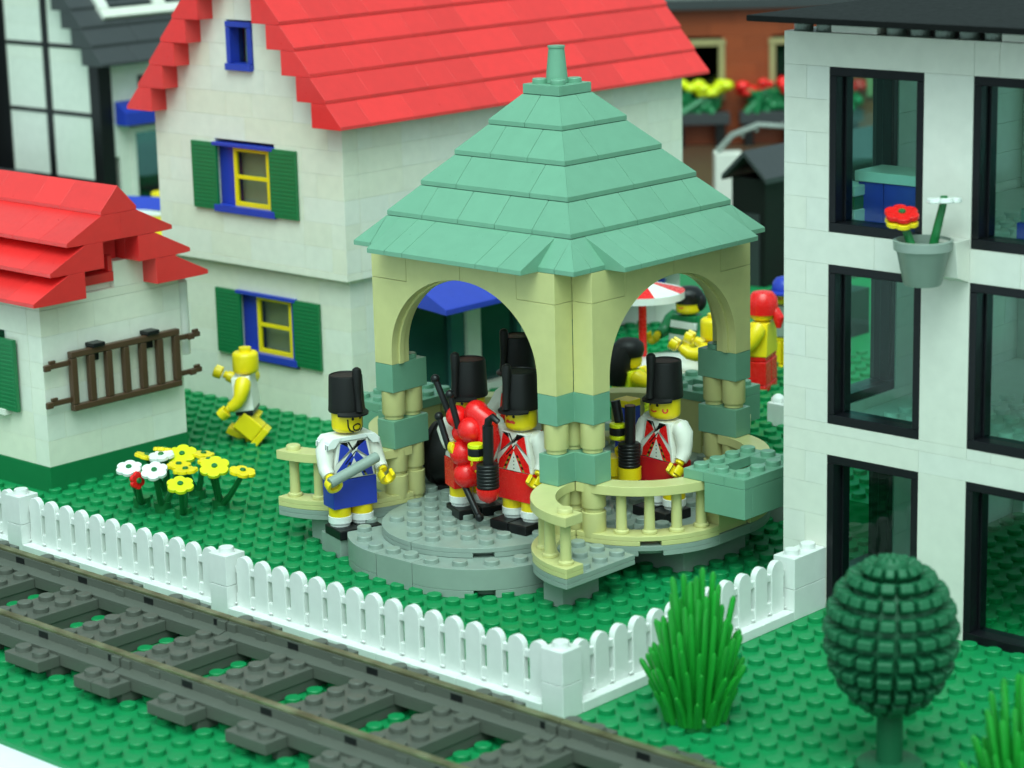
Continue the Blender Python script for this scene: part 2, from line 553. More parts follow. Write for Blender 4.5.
m.build('corner_platform', LGREY, bs, bevel=.02)
# entrance steps
m = MB()
def half_oval(mm, c, cy, r, zb, zt, notch=False):
    a = .012
    segs = [(-c, 180, 270), (c, 270, 360)]
    for cx, a0, a1 in segs:
        h_ = min(.32, (zt - zb) * .5)
        mm.sector(cx, cy, 0, r, a0 + .2, a1 - .2, zb + h_, zt, 26)
        mm.sector(cx, cy, 0, r, a0 + .2, a0 + 38, zb, zb + h_, 10)
        mm.sector(cx, cy, 0, r - .5, a0 + 38, a0 + 50, zb, zb + h_, 4)
        mm.sector(cx, cy, 0, r, a0 + 50, a1 - .2, zb, zb + h_, 10)
    if c > 0: mm.box(-c + a, c - a, cy - r, cy, zb, zt)
half_oval(m, 1.0, -6.15, 4.05, .0, 1.19)
for x, y in [(-3.55, -8.35), (-2.6, -9.25), (-1.5, -9.7), (-.5, -9.72), (.5, -9.72), (1.6, -9.7), (2.7, -9.25), (3.6, -8.4), (-4.2, -7.4), (4.2, -7.4)]:
    m.stud(x, y, 1.19, 18)
m.build('lower_step', LGREY, bs, bevel=.025)
m = MB()
for a0, a1 in ((180, 270), (270, 360)):
    m.sector(0, -5.2, 0, 4.02, a0 + .25, a1 - .25, 1.4, 1.6, 28)
    m.sector(0, -5.2, 0, 4.02, a0 + .25, a0 + 39, 1.2, 1.4, 10)
    m.sector(0, -5.2, 0, 3.6, a0 + 39, a0 + 51, 1.2, 1.4, 4)
    m.sector(0, -5.2, 0, 4.02, a0 + 51, a1 - .25, 1.2, 1.4, 10)
for i in range(-4, 4):
    for j in range(-10, -6):
        x, y = i + .5, j + .5
        if math.hypot(x, y + 5.2) < 3.6: m.stud(x, y, 1.6, 18)
m.build('upper_step', LGREY, bs, bevel=.025)
# columns: three round stacks and two corner blocks each
def rounds(mm, x, y, za, zb, ndiv):
    h = (zb - za) / ndiv
    for k in range(ndiv):
        z = za + k * h
        mm.lathe([(.40, z + .01), (.40, z + .16), (.47, z + .18), (.49, z + .24), (.49, z + h - .02), (.46, z + h)], 22, x, y)
for sx in (-1, 1):
    for sy in (-1, 1):
        pos = [(4.5, 5.5), (5.5, 4.5), (4.5, 4.5)]
        for px, py in pos:
            m = MB(); rounds(m, sx * px, sy * py, 1.6, 4.0, 2); m.build('column', TAN, bs)
            m = MB(); rounds(m, sx * px, sy * py, 5.2, 6.4, 1); m.build('column', TAN, bs)
        for zb in (4.0, 6.4):
            b = MB()
            L = [(4, 4), (6, 4), (6, 5), (5, 5), (5, 6), (4, 6)]
            b.prism([(sx * x, sy * y) for x, y in L], 'z', zb + .006, zb + 1.194)
            if zb > 6: b.stud(sx * 4.5, sy * 4.5, zb + 1.194)
            b.build('column_block', SAND, bs, bevel=.025)
# arches
def arch_mesh():
    m = MB()
    N = 22
    for s in (-1, 1):
        def P(x): return s * x
        # pier
        xs_ = []
        for i in range(N + 1):
            a = PI / 2 * i / N
            xs_.append((4.0 * math.cos(a), 8.15 + 3.42 * math.sin(a)))
        under = [(4.0, 7.6)] + xs_            # from spring to crown
        top_in, top_out = 12.39, 11.2
        outer = [(4.99, 7.6), (4.99, 11.193), (3.0, 11.193), (3.0, 12.39), (.008, 12.39)]
        prev = None
        # columns of quads from the soffit up
        vs = []; fs = []
        def topz(x): return 12.39 if x <= 3.0 else 11.193
        poly = under + [(.008, 12.39), (3.0, 12.39), (3.0, 11.193), (4.99, 11.193), (4.99, 7.6)]
        poly[len(under) - 1] = (.008, poly[len(under) - 1][1])
        m.prism([(s * x, z) for x, z in poly], 'y', -6.0, -5.0)
        # shallow inner channel lip
        m.box(min(s * 3.01, s * 4.99), max(s * 3.01, s * 4.99), -6.0, -5.0, 11.207, 12.39)
        rib = [(x - .0, z) for x, z in under]
        ins = [(max(x - .10, .01), z - .05 if i else z) for i, (x, z) in enumerate(rib)]
        m.prism([(s * x, z) for x, z in rib + ins[::-1]], 'y', -5.62, -5.38)
    return m
am = arch_mesh()
a0 = am.build('arch', TAN, bs, bevel=.012)
for k in range(1, 4):
    c = a0.copy(); COL.objects.link(c); c.rotation_euler = (0, 0, k * PI / 2)
# railings: quarter rings with turned spindles
def railing(cx, cy, a0):
    m = MB()
    ri, ro = 3.02, 4.0
    m.sector(cx, cy, ri, ro, a0, a0 + 90, 1.80, 2.0, 28)
    m.sector(cx, cy, ri, ro, a0, a0 + 39, 1.605, 1.80, 12)
    m.sector(cx, cy, ri, ro, a0 + 51, a0 + 90, 1.605, 1.80, 12)
    m.sector(cx, cy, ri, ro, a0, a0 + 90, 3.62, 4.0, 28)
    for t_ in (8, 27, 45, 63, 82):
        a = R(a0 + t_)
        x, y = cx + 3.5 * math.cos(a), cy + 3.5 * math.sin(a)
        m.lathe([(.31, 2.0), (.31, 2.12), (.22, 2.15), (.20, 3.4), (.20, 3.63)], 16, x, y)
    for t_ in (8, 82):
        a = R(a0 + t_)
        m.lathe([(.3, 3.97), (.3, 4.16), (.27, 4.2)], 16, cx + 3.5 * math.cos(a), cy + 3.5 * math.sin(a))
    return m.build('railing', TAN, bs, bevel=.02)
for args in [(8, -5, 180), (-8, -5, 270), (5, -1, 270), (5, 1, 0), (-5, -1, 180), (-5, 1, 90), (1, 5, 0), (-1, 5, 90)]:
    railing(*args)
# planters hung on the railings
def planter():
    m = MB()
    T, B = 4.4, 2.8
    m.box(8, 9, -2, 2, 4.01, T); m.box(10, 11, -2, 2, 4.01, T)
    m.box(9.001, 9.999, -2, -.99, 4.01, T); m.box(9.001, 9.999, .99, 2, 4.01, T)
    m.box(9.03, 11, -2, -1.5, B, 4.005); m.box(9.03, 11, 1.5, 2, B, 4.005)
    m.box(9.03, 9.3, -1.49, 1.49, B, 4.005); m.box(10.5, 11, -1.49, 1.49, B, 4.005)
    m.box(9.31, 10.49, -1.48, 1.48, B, 3.4)
    for x in (8.5, 9.5, 10.5):
        for y in (-1.5, -.5, .5, 1.5):
            if x == 9.5 and abs(y) < 1: continue
            m.stud(x, y, T, 18)
    return m
pm_ = planter().build('planter', SAND, bs, bevel=.02)
for k in (1, 2):
    c = pm_.copy(); COL.objects.link(c); c.rotation_euler = (0, 0, k * PI / 2)
# stands that carry the planters
for k in range(3):
    m = MB(); m.m = Matrix.Rotation(k * PI / 2, 4, 'Z')
    m.box(8.1, 8.9, -.9, .9, 1.61, 3.98)
    m.build('planter_stand', TAN, bs, bevel=.02)
# stepped roof
roof_e = empty('roof', (0, 0, 0)); roof_e.parent = bs
def tier(c, zb, cuts):
    m = MB()
    for k in range(4):
        m.m = Matrix.Rotation(k * PI / 2, 4, 'Z')
        ci = max(c - 1.0, .02)
        cl = lambda u: max(-ci, min(ci, u))
        es = [-c] + cuts[k % len(cuts)] + [c]
        for i in range(len(es) - 1):
            ga = .010 if i > 0 else 0.0
            gb = .010 if i < len(es) - 2 else 0.0
            u0, u1 = es[i] + ga, es[i + 1] - gb
            k0, k1 = cl(u0), cl(u1)
            v0, v1 = (-c, -ci)
            vs = [(u0, v0, zb), (u1, v0, zb), (u1, v0, zb + .19), (u0, v0, zb + .19),
                  (k0, v1, zb), (k1, v1, zb), (k1, v1, zb + 1.19), (k0, v1, zb + 1.19)]
            m.add(vs, [(0, 1, 2, 3), (3, 2, 6, 7), (0, 3, 7, 4), (1, 5, 6, 2), (4, 5, 1, 0), (5, 4, 7, 6)])
    m.m = Matrix.Identity(4)
    return m
cutsets = {6: [[-5, 5], [-5, 5]], 5: [[-3.0, -1.0, 1.0, 3.0], [-3.0, -1, 1.0, 3.0]], 4: [[-2, 2], [0.0]],
           3: [[-1.0, 1.0], [-1.0]], 2: [[0.0], [0.0]]}
for k, c in enumerate((6, 5, 4, 3, 2)):
    tier(c, 12.405 + 1.2 * k, cutsets[c]).build('roof_tier', SAND, roof_e, bevel=.012)
# shallow slopes laid over the middle of the lowest tier
for k in range(4):
    m = MB(); m.m = Matrix.Rotation(k * PI / 2, 4, 'Z')
    es = [-4.2, -3.2, -2.2, 1.8, 3.0, 4.2] if k % 2 == 0 else [-4.2, -3.2, -2.2, -1.2, -.2, .8, 1.8, 2.8, 4.2]
    for i in range(len(es) - 1):
        m.prism([(-7.0, 12.41), (-7.0, 12.6), (-5.0, 13.6), (-5.0, 12.41)], 'x', es[i] + .008, es[i + 1] - .008)
    m.build('roof_eave', SAND, roof_e, bevel=.012)
m = MB()
m.box(-.99, .99, -.99, .99, 18.4, 18.8)
for x in (-.5, .5):
    for y in (-.5, .5): m.stud(x, y, 18.8, 18)
m.build('roof_cap', SAND, roof_e, bevel=.02)
m = MB()
m.lathe([(.47, 18.82), (.45, 19.0), (.33, 20.2), (.36, 20.22), (.36, 20.3)], 14)
m.build('finial', SAND, roof_e)
# ceiling under the roof
m = MB(); m.box(-4.9, 4.9, -4.9, 4.9, 12.1, 12.39)
m.build('ceiling', SAND, bs)

# ================================================================ white house with red roof
hw = empty('white_house', (0, 0, 0), 0, 'two storey white house with a red gabled roof and green shutters', 'house')
HX, HY = -33.6, 22.5           # upper storey corner
HL = -47.6
CX = -40.6
m = MB()
gab = lambda zb, zt: (HL, HX) if zt < 15.1 else (CX - 7 + (zb - 15) / 1.2 * 1.0 + .6, CX + 7 - (zb - 15) / 1.2 * 1.0 - .6)
holes = [(-42.95, -38.5, 10.0, 13.6), (-41.6, -39.7, 17.4, 19.8)]
bricks(m, 'x', HL, HX, HY, HY + 1, 7.8, 6, holes=[(-42.95, -38.5, 10.2, 13.75)])
m.box(HL, HX, HY - .02, HY + 1, 7.45, 7.79)
bricks(m, 'x', HL, HX, HY, HY + 1, 15.0, 8, holes=[(-41.6, -39.7, 17.4, 19.75)], clip=gab, lens=(2, 3, 4, 4))
bricks(m, 'y', HY + 1.01, 48.5, HX - 1, HX, 7.8, 6, lens=(1, 2, 2, 3, 4))
m.box(HX - 1, HX, HY + 1.01, 48.5, 7.45, 7.79)
m.box(HL, HL + 1, HY + 1.01, 48.5, 7.45, 15)
m.box(HL + 1.01, HX - 1.01, 47.5, 48.5, 7.45, 15)
m.box(HL + 1.02, HX - 1.02, HY + 1.02, 47.4, 7.5, 7.7)
m.build('wall', OLDWHITE, hw, bevel=.008)
m = MB()
LX, LY = -34.0, 23.0
bricks(m, 'x', HL + .4, LX, LY, LY + 1, 0.0, 6, holes=[(-42.3, -37.9, 2.4, 6.0)])
m.box(HL + .4, LX, LY + .03, LY + 1, 7.2, 7.44)
bricks(m, 'y', LY + 1.01, LY + 3.4, LX - 1, LX, 0.0, 6, lens=(2, 4))
m.box(LX - 1, LX, LY + 1.01, 48, 7.2, 7.44)
m.box(LX - 1, LX, LY + 3.41, 48, 6.3, 7.19)
m.box(LX - 1, LX, LY + 3.41, 48, 0, .4)
for yy in (LY + 8.2, LY + 13.2, LY + 18.2, LY + 23.4):
    m.box(LX - 1, LX, yy, yy + 1.0, .41, 6.29)
m.box(HL + .4, LX - 1.01, 47, 48, 0, 7.2)
m.box(HL + .4, HL + 1.4, LY + 1.01, 46.9, 0, 7.2)
m.build('lower_wall', OLDWHITE, hw, bevel=.008)
# dark shop glass in the long lower wall
m = MB()
m.box(LX - .6, LX - .5, LY + 3.42, 47, .41, 6.28)
m.build('shop_pane', TEALP, hw)
for yy in (LY + 7.2, LY + 12.2, LY + 17.2, LY + 22.4):
    m = MB(); m.box(LX - .8, LX - .2, yy, yy + .98, .41, 6.28); m.build('shop_mullion', TEALL, hw, bevel=.03)
m = MB(); m.box(LX - 3.6, LX - 3.4, LY + 3.42, 46.9, .02, 6.9); m.build('inner_wall', LGREY, hw)  # pale wall added to lighten the interior behind the shop glass
# red roof
m = MB()
for k in range(8):
    zb = 15.0 + 1.2 * k
    for s in (-1, 1):
        co, ci = 8 - k, 8 - k - 2
        y = 21.5
        while y < 49.7:
            L = random.choice((2, 2, 3, 4, 4))
            e = min(y + L, 49.7)
            if 49.7 - e < 1: e = 49.7
            m.prism([(CX + s * co, zb), (CX + s * co, zb + .17), (CX + s * (co - 1), zb + 1.19), (CX + s * ci, zb + 1.19), (CX + s * ci, zb)], 'y', y + .006, e - .006)
            y = e
m.build('roof', RED, hw, bevel=.012)
def shutter_window(parent, x0, x1, z0, z1, y, shl, shr, half_open):
    w = empty('window'); w.parent = parent
    m = MB()
    t_ = .16
    m.box(x0 - .05, x1 + .05, y - .22, y + .7, z1 - .16, z1 + .02)
    m.box(x0 - .05, x1 + .05, y - .24, y + .7, z0 + .1, z0 + .46)
    m.box(x0, x0 + 1.2, y + .25, y + .7, z0 + .461, z1 - .161)
    m.box(x1 - .55, x1, y + .08, y + .7, z0 + .461, z1 - .161)
    m.build('frame', BLUE, w, bevel=.02)
    m = MB()
    a, b = x0 + 1.2, x1 - .56
    yy = y + .12
    c0, c1 = z0 + .44, z1 - .18
    m.box(a, b, yy, yy + .2, c0, c0 + .24); m.box(a, b, yy, yy + .2, c1 - .22, c1)
    m.box(a, a + .24, yy, yy + .2, c0 + .241, c1 - .221); m.box(b - .24, b, yy, yy + .2, c0 + .241, c1 - .221)
    zm = (c0 + c1) / 2
    m.box(a + .241, b - .241, yy + .01, yy + .19, zm - .10, zm + .10)
    m.build('casement', YEL, w, bevel=.02)
    m = MB(); m.box(a + .1, b - .1, yy + .08, yy + .12, c0 + .1, c1 - .1)
    m.build('pane', GLASSC, w)
    m = MB(); m.box(a - .3, b + .3, y + .74, y + .8, c0 - .1, c1 + .1); m.build('brightening_board', PURE, w)  # white board added behind the pane to brighten the dark interior
    for (p, q) in (shl, shr):
        m = MB()
        m.box(p, q, y - .20, y - .03, z0 + .18, z1 - .02)
        n = 16
        for i in range(n):
            zc = z0 + .4 + (z1 - z0 - .62) * i / (n - 1)
            m.box(p + .12, q - .12, y - .216, y - .19, zc - .06, zc + .06)
        m.build('shutter', GREENB, w, bevel=.02)
shutter_window(hw, -42.95, -38.5, 10.0, 13.62, HY, (-44.62, -42.72), (-38.72, -36.8), False)
shutter_window(hw, -42.3, -37.9, 2.42, 6.0, LY, (-43.93, -42.05), (-38.02, -36.12), True)
w = empty('attic_window'); w.parent = hw
m = MB()
m.box(-41.62, -39.72, HY - .12, HY + .8, 19.45, 19.72); m.box(-41.62, -39.72, HY - .25, HY + .8, 17.32, 17.66)
m.box(-41.62, -41.3, HY - .1, HY + .8, 17.67, 19.44); m.box(-40.04, -39.72, HY - .1, HY + .8, 17.67, 19.44)
m.build('frame', BLUE, w, bevel=.02)
m = MB(); m.box(-41.29, -40.05, HY + .5, HY + .56, 17.67, 19.44); m.build('pane', GLASSC, w)
m = MB(); m.box(-41.2, -40.1, HY + .82, HY + .88, 17.5, 19.5); m.build('brightening_board', PURE, w)  # added white board, lightens what shows through the attic pane
# blue awning on the long side
m = MB()
m.prism([(LX + .02, 7.25), (LX + 3.2, 5.75), (LX + 3.2, 5.45), (LX + .02, 5.75)], 'y', LY + 3.4, LY + 24)
aw = m.build('awning', BLUE, hw, bevel=.03)

# ================================================================ cottage
CXW, CY0 = -36.45, 6.35
ct = empty('cottage', (CXW, CY0 + 4, 0), 0, 'small white cottage with green base and stepped red roof at left', 'house')
m = MB(); m.box(-18, 0.03, -4.03, 4.03, 0, 1.19)
m.build('base', GREENB, ct, bevel=.02)
m = MB()
bricks(m, 'y', -4, 4, -1, 0, 1.2, 6, lens=(2, 3, 4, 4))
bricks(m, 'x', -18, -1.01, -4, -3, 1.2, 6, holes=[(-5.4, -2.6, 3.6, 7.2)], lens=(2, 3, 4, 4))
bricks(m, 'x', -18, -1.01, 3, 4, 1.2, 6)
m.box(-1, 0, -4, 4, 8.41, 8.79); m.box(-18, -1.01, -4, -3, 8.41, 8.79); m.box(-18, -1.01, 3, 4, 8.41, 8.79)
# gable infill with a stepped opening
m.box(-1, -.01, -2.9, -1.85, 8.8, 10.0); m.box(-1, -.01, .25, 2.9, 8.8, 10.0)
m.box(-1, -.3, -1.84, .24, 8.8, 9.1)
m.build('wall', OLDWHITE, ct, bevel=.008)
m = MB()
def cot_tier(mm, co, zb, inner_r, inner_l, x1=1.0):
    for s, inn in ((-1, inner_l), (1, inner_r)):
        x = -20.0
        first = True
        segs = []
        while x < x1:
            L = random.choice((2, 3, 4, 4)); e = min(x + L, x1)
            if x1 - e < 1: e = x1
            segs.append((x, e)); x = e
        for (p, q) in segs:
            top_in = min(inn, co - 2.0) if inn < co - 2.0 else co - 2.0
            mm.prism([(s * co, zb + .02), (s * co, zb + .2), (s * (co - 2), zb + 1.19), (s * inn, zb + 1.19), (s * inn, zb), (s * (co - .5), zb)] if inn < co - 2.001
                     else [(s * co, zb + .02), (s * co, zb + .2), (s * (co - 2), zb + 1.19), (s * (co - 2), zb), (s * (co - .5), zb)], 'x', p + .006, q - .006)
cot_tier(m, 5.0, 8.8, 1.95, 2.1)
cot_tier(m, 4.0, 10.0, 1.0, 1.0)
cot_tier(m, 3.0, 11.2, .004, .004)
x = -20
while x < 1:
    e = min(x + random.choice((2, 3, 4)), 1.0)
    if 1 - e < 1: e = 1.0
    m.prism([(-1, 12.4), (-1, 12.58), (0, 13.62), (1, 12.58), (1, 12.4)], 'x', x + .006, e - .006)
    x = e
m.build('roof', RED, ct, bevel=.012)
m = MB()
m.box(-.95, .02, -1.82, .23, 9.12, 9.55)
m.box(-.95, -.6, -.9, .9, 10.0, 11.1)
m.box(-.95, -.05, .0, .23, 9.56, 10.3)
m.build('gable_trim', RED, ct, bevel=.015)
w = empty('window'); w.parent = ct
m = MB(); m.box(-5.4, -2.6, -3.9, -3.4, 3.6, 3.9); m.box(-5.4, -2.6, -4.4, -3.4, 3.3, 3.59); m.box(-5.4, -5.1, -3.9, -3.4, 3.91, 7.2); m.box(-2.9, -2.6, -3.9, -3.4, 3.91, 7.2)
m.build('frame', WHITE, w, bevel=.02)
m = MB(); m.box(-5.1, -2.9, -3.6, -3.55, 3.9, 7.2); m.build('pane', GLASSD, w)
m = MB(); m.box(-3.5, -1.75, -4.32, -4.12, 3.55, 6.9)
for i in range(16): m.box(-3.38, -1.87, -4.35, -4.31, 3.75 + i * .19, 3.85 + i * .19)
m.build('shutter', GREENB, w, bevel=.02)
# white downpipe by the far corner
m = MB(); m.cyl(-.35, 4.36, 4.9, 8.5, .34, 16, .1)
m.build('downpipe', WHITE, ct, bevel=.03)
# brown gate-like ladder clipped flat on the wall
ld = empty('wall_ladder', (CXW + .35, CY0 + 4.35, 5.0), 0, 'brown ladder hung sideways on the white cottage wall', 'ladder')
m = MB()
Y0, Y1, Z0, Z1 = -3.15, 3.15, -1.37, 1.38
m.box(-.16, .16, Y0, Y1, Z1 - .3, Z1); m.box(-.16, .16, Y0, Y1, Z0, Z0 + .3)
for i in range(7):
    y = Y0 + (Y1 - Y0 - .34) * i / 6
    m.box(-.15, .15, y, y + .34, Z0 + .301, Z1 - .301)
m.build('ladder_frame', BROWN, ld, bevel=.05, seg=2)
m = MB()
for s in (-1, 1):
    for z in (Z1 - .62, Z0 + .42):
        ya, yb = (Y1 + .002, Y1 + 1.35) if s > 0 else (Y0 - 1.35, Y0 - .002)
        m.box(-.13, .02, ya, yb, z, z + .24)
        yc = (Y1 + 1.0) if s > 0 else (Y0 - 1.0)
        m.box(.021, .2, yc - .5, yc - .15, z - .02, z + .26)
        m.box(-.13, .02, yc - .1, yc + .25, z + .241, z + .38)
m.build('clip', BROWN, ld, bevel=.03)
for y in (-1.65, 1.5):
    m = MB(); m.box(-.33, .3, y - .35, y + .35, Z1 + .01, Z1 + .2); m.box(-.33, -.17, y - .3, y + .3, Z1 - .7, Z1 + .0)
    m.build('hanger', BLACK, ld, bevel=.03)

# ================================================================ white building with black windows
wb = empty('white_building', (0, 15, 0), 0, 'tall white building with large black framed windows and flat black roof', 'building')
cols = [0, 6, 12, 18]
hol = []
for x in cols:
    for k in range(3):
        hol.append((x, x + 4, k * 7.2, k * 7.2 + 6.0))
m = MB()
def front_rows():
    z = 0.0
    for k in range(18):
        yield z, z + 1.2; z += 1.2
for k in range(3):
    z = k * 7.2
    for r_ in range(5):
        if r_ % 2: m.box(-1.996, -.004, 0, 1, z + r_ * 1.2 + .003, z + r_ * 1.2 + 1.197)
        else:
            m.box(-1.996, -1.004, 0, 1, z + r_ * 1.2 + .003, z + r_ * 1.2 + 1.197)
            m.box(-.996, -.004, 0, 1, z + r_ * 1.2 + .003, z + r_ * 1.2 + 1.197)
    for x in (4, 10, 16, 22): m.box(x + .004, x + 1.996, 0, 1, z + .003, z + 5.997)
bricks(m, 'x', -2, 24, 0, 1, 6.0, 1, lens=(6, 8, 4), h=.8)
bricks(m, 'x', -2, 24, 0, 1, 6.8, 1, lens=(1, 6, 8), h=.4)
bricks(m, 'x', -2, 24, 0, 1, 13.2, 1, lens=(4, 6))
bricks(m, 'x', -2, 24, 0, 1, 20.4, 1, lens=(1, 6, 8))
m.build('wall', WHITE, wb, bevel=.006)
m = MB()
bricks(m, 'y', 1.01, 16, -2, -1, 0.0, 18, holes=[(2, 6, 0, 6), (2, 6, 7.2, 13.2), (2, 6, 14.4, 20.4)], lens=(4, 6, 8))
m.build('side_wall', WHITE, wb, bevel=.010)
m = MB()
hb = []
for x in (0, 6, 12, 18):
    for k in range(3): hb.append((x - .5, x + 4.8, k * 7.2 + .2, k * 7.2 + 6.0))  # wide unglazed openings, shaped to let more light into the rooms
bricks(m, 'x', -.99, 24, 15, 16, 0.0, 18, holes=hb, lens=(4, 6, 8))
m.build('back_wall', WHITE, wb)
m = MB()
for k in (1, 2):
    m.box(-.98, 24, 1.02, 14.98, k * 7.2 - .8, k * 7.2 - .4)
    for i in range(0, 14):
        for j in range(1, 9):
            m.stud(i + .5, j + .5, k * 7.2 - .4, 10)
m.build('storey_floor', WHITE, wb)
def big_window(x, y, z, rz=0.0):
    w = empty('window', (x, y, z), rz); w.parent = wb
    m = MB()
    t_ = .30
    m.box(.01, 4 - .01, -.012, .95, .01, .36); m.box(.01, 4 - .01, -.012, .95, 6 - .32, 6 - .01)
    m.box(.01, t_, -.012, .95, .361, 5.679); m.box(4 - t_, 4 - .01, -.012, .95, .361, 5.679)
    m.box(t_, t_ + .10, .50, .94, .362, 5.678); m.box(4 - t_ - .10, 4 - t_, .50, .94, .362, 5.678)
    m.build('frame', FRAME, w, bevel=.025)
    m = MB(); m.box(t_ + .05, 4 - t_ - .05, .52, .58, .3, 5.72)
    m.build('pane', GLASS, w)
for x in cols[:3]:
    for k in range(3): big_window(x, 0, k * 7.2)
for k in range(3): big_window(-2, 6, k * 7.2, -PI / 2)
# flat black roof on short round supports
m = MB()
m.box(-2.15, 26, -2.1, 9.9, 22.1, 22.32); m.box(-2.15, 26, 9.93, 17.5, 22.1, 22.32)
m.build('roof', ROOFK, wb, bevel=.03)
for i in range(26):
    x = -1.5 + i
    if i in (2, 3, 9, 10, 15, 16): continue
    m = MB(); m.cyl(x, .5, 21.6, 22.1, .36, 16)
    m.build('roof_support', LGREY, wb)
m = MB()
m.box(.02, 1.98, .05, .95, 21.61, 22.0); m.box(7.02, 8.98, .05, .95, 21.61, 22.0); m.box(13.02, 15, .05, .95, 21.61, 22.0)
m.box(-1.9, 24, 1.02, 14.9, 21.2, 21.6)
m.build('roof_plate', WHITE, wb, bevel=.02)
# interior furniture
def furn(name, label, cat, x, y, z, parts):
    o = empty(name, (x, y, z), 0, label, cat)
    for (pn, mt, bx) in parts:
        m = MB()
        for b in bx: m.box(*b)
        m.build(pn, mt, o, bevel=.03)
    return o
furn('counter', 'blue counter with pale top behind the top left window', 'counter', -.1, 17.0, 14.0,
     [('cabinet', BLUE, [(0, 1.1, 0, 1.5, 0.03, 2.0), (1.12, 3.4, 0, 1.5, 0.03, 2.0)]), ('worktop', WHITE, [(-.1, 3.6, -.1, 1.7, 2.01, 2.4)])])
furn('sofa', 'blue sofa with pale cushions behind the top right window', 'sofa', 6.3, 17.5, 14.0,
     [('seat', BLUE, [(0, 3.4, 0, 2.0, .03, 1.0)]), ('cushion', LGREY, [(.1, 1.6, .1, 1.8, 1.01, 1.5), (1.8, 3.3, .1, 1.8, 1.01, 1.5)]), ('backrest', GLASS, [(0, 3.4, 2.02, 2.4, .03, 3.4)])])
furn('chair', 'yellow chair behind the middle left window', 'chair', 2.6, 18.0, 6.8,
     [('seat', OLIVE, [(0, 1.2, 0, 1.2, .9, 1.3)]), ('backrest', OLIVE, [(0, 1.2, 1.0, 1.22, 1.31, 3.4)]), ('leg', OLIVE, [(0, .2, 0, .2, .03, .89), (1.0, 1.2, 0, .2, .03, .89)])])
furn('dining_set', 'yellow table and bench behind the middle right window', 'table', 6.6, 17.8, 6.8,
     [('tabletop', OLIVE, [(0, 3.2, 0, 2.4, 1.6, 2.0)]), ('leg', OLIVE, [(.1, .5, .1, .5, .03, 1.59), (2.7, 3.1, .1, .5, .03, 1.59)]), ('backrest', OLIVE, [(0, .4, 2.42, 2.8, .03, 3.6), (.41, 3.2, 2.5, 2.8, 2.6, 3.2)])])
furn('plant_tray', 'stack of green and white plant trays beside the blue counter upstairs', 'tray', -.75, 16.4, 14.0,
     [('tray', GREENB, [(0, .9, 0, 1.0, .03, .5), (0, .9, 0, 1.0, 1.02, 1.5)]), ('layer', WHITE, [(-.05, .95, -.05, 1.05, .51, 1.01), (-.05, .95, -.05, 1.05, 1.51, 1.9)])])
# ================================================================ flowers
def blossom(mb, c, r, tilt, az, pet, mid):
    mb.m = Matrix.Translation(c) @ Matrix.Rotation(az, 4, 'Z') @ Matrix.Rotation(tilt, 4, 'Y')
    n = 60
    out = []
    for i in range(n):
        a = 2 * PI * i / n
        rr = r * (.80 + .20 * abs(math.cos(a * 3)) ** .6)
        out.append((rr * math.cos(a), rr * math.sin(a)))
    mb.mat(pet)
    mb.prism(out, 'z', -.085, .085)
    mb.mat(mid)
    mb.cyl(0, 0, .0, .17, .13, 12)
    mb.m = Matrix.Identity(4)
def flower_plant(base, heads, label):
    o = empty('flower_plant', (*base, 0), 0, label, 'flower', 'flowers planted between the cottage and the picket fence')
    m = MB()
    m.cyl(0, 0, 0.0, .45, .38, 14)
    for (hx, hy, hz, r, tl, azm, pet) in heads:
        dx, dy = hx - base[0], hy - base[1]
        m.tube([(dx * .12, dy * .12, .3), (dx * .45, dy * .45, hz * .4), (dx * .85, dy * .85, hz * .8), (dx, dy, hz - .05)], [.17, .13, .12, .1], 8)
    m.build('stem', STEM, o)
    for (hx, hy, hz, r, tl, azm, pet) in heads:
        b = MB(); blossom(b, Vector((hx - base[0], hy - base[1], hz)), r, tl, azm, pet, STEM)
        b.build('blossom', pet, o, bevel=.03)
CAMAZ = R(-47)
flower_plant((-31.5, 7.55), [(-30.4, 6.1, 2.25, .58, .30, CAMAZ, PURE), (-29.75, 6.0, 1.85, .40, 1.5, CAMAZ + .9, REDF)], 'white flower with a drooping red bloom, leftmost of the bed')
flower_plant((-30.16, 7.62), [(-29.3, 6.6, 2.2, .60, .42, CAMAZ, PURE), (-29.6, 8.2, 2.05, .55, .05, 0, YEL)], 'white flower with a flat yellow bloom behind it, in front of the cottage base')
flower_plant((-28.73, 7.61), [(-27.1, 6.2, 2.05, .60, .35, CAMAZ + .2, LIME), (-28.3, 7.5, 2.2, .55, -.05, 0, YEL)], 'low yellow flower nearest the picket fence')
flower_plant((-28.51, 9.55), [(-27.7, 8.63, 2.2, .68, .45, CAMAZ, LIME), (-26.3, 9.0, 2.15, .6, .2, CAMAZ + 1.2, YEL), (-28.4, 8.9, 2.3, .5, 0.0, 0, YEL)], 'large yellow flower with a tilted bloom on its right side')
flower_plant((-31.77, 9.33), [(-30.9, 8.3, 2.25, .6, .12, CAMAZ - .8, PURE), (-31.5, 7.95, 2.2, .55, .3, CAMAZ + 2, YEL), (-31.4, 8.9, 2.3, .5, .4, 2.0, YEL)], 'white and yellow flowers close to the cottage wall')
flower_plant((-30.5, 9.9), [(-30.44, 9.1, 2.2, .68, .40, CAMAZ, LIME), (-29.7, 9.7, 2.2, .5, .1, 1.0, YEL)], 'tall yellow flower at the back of the bed')

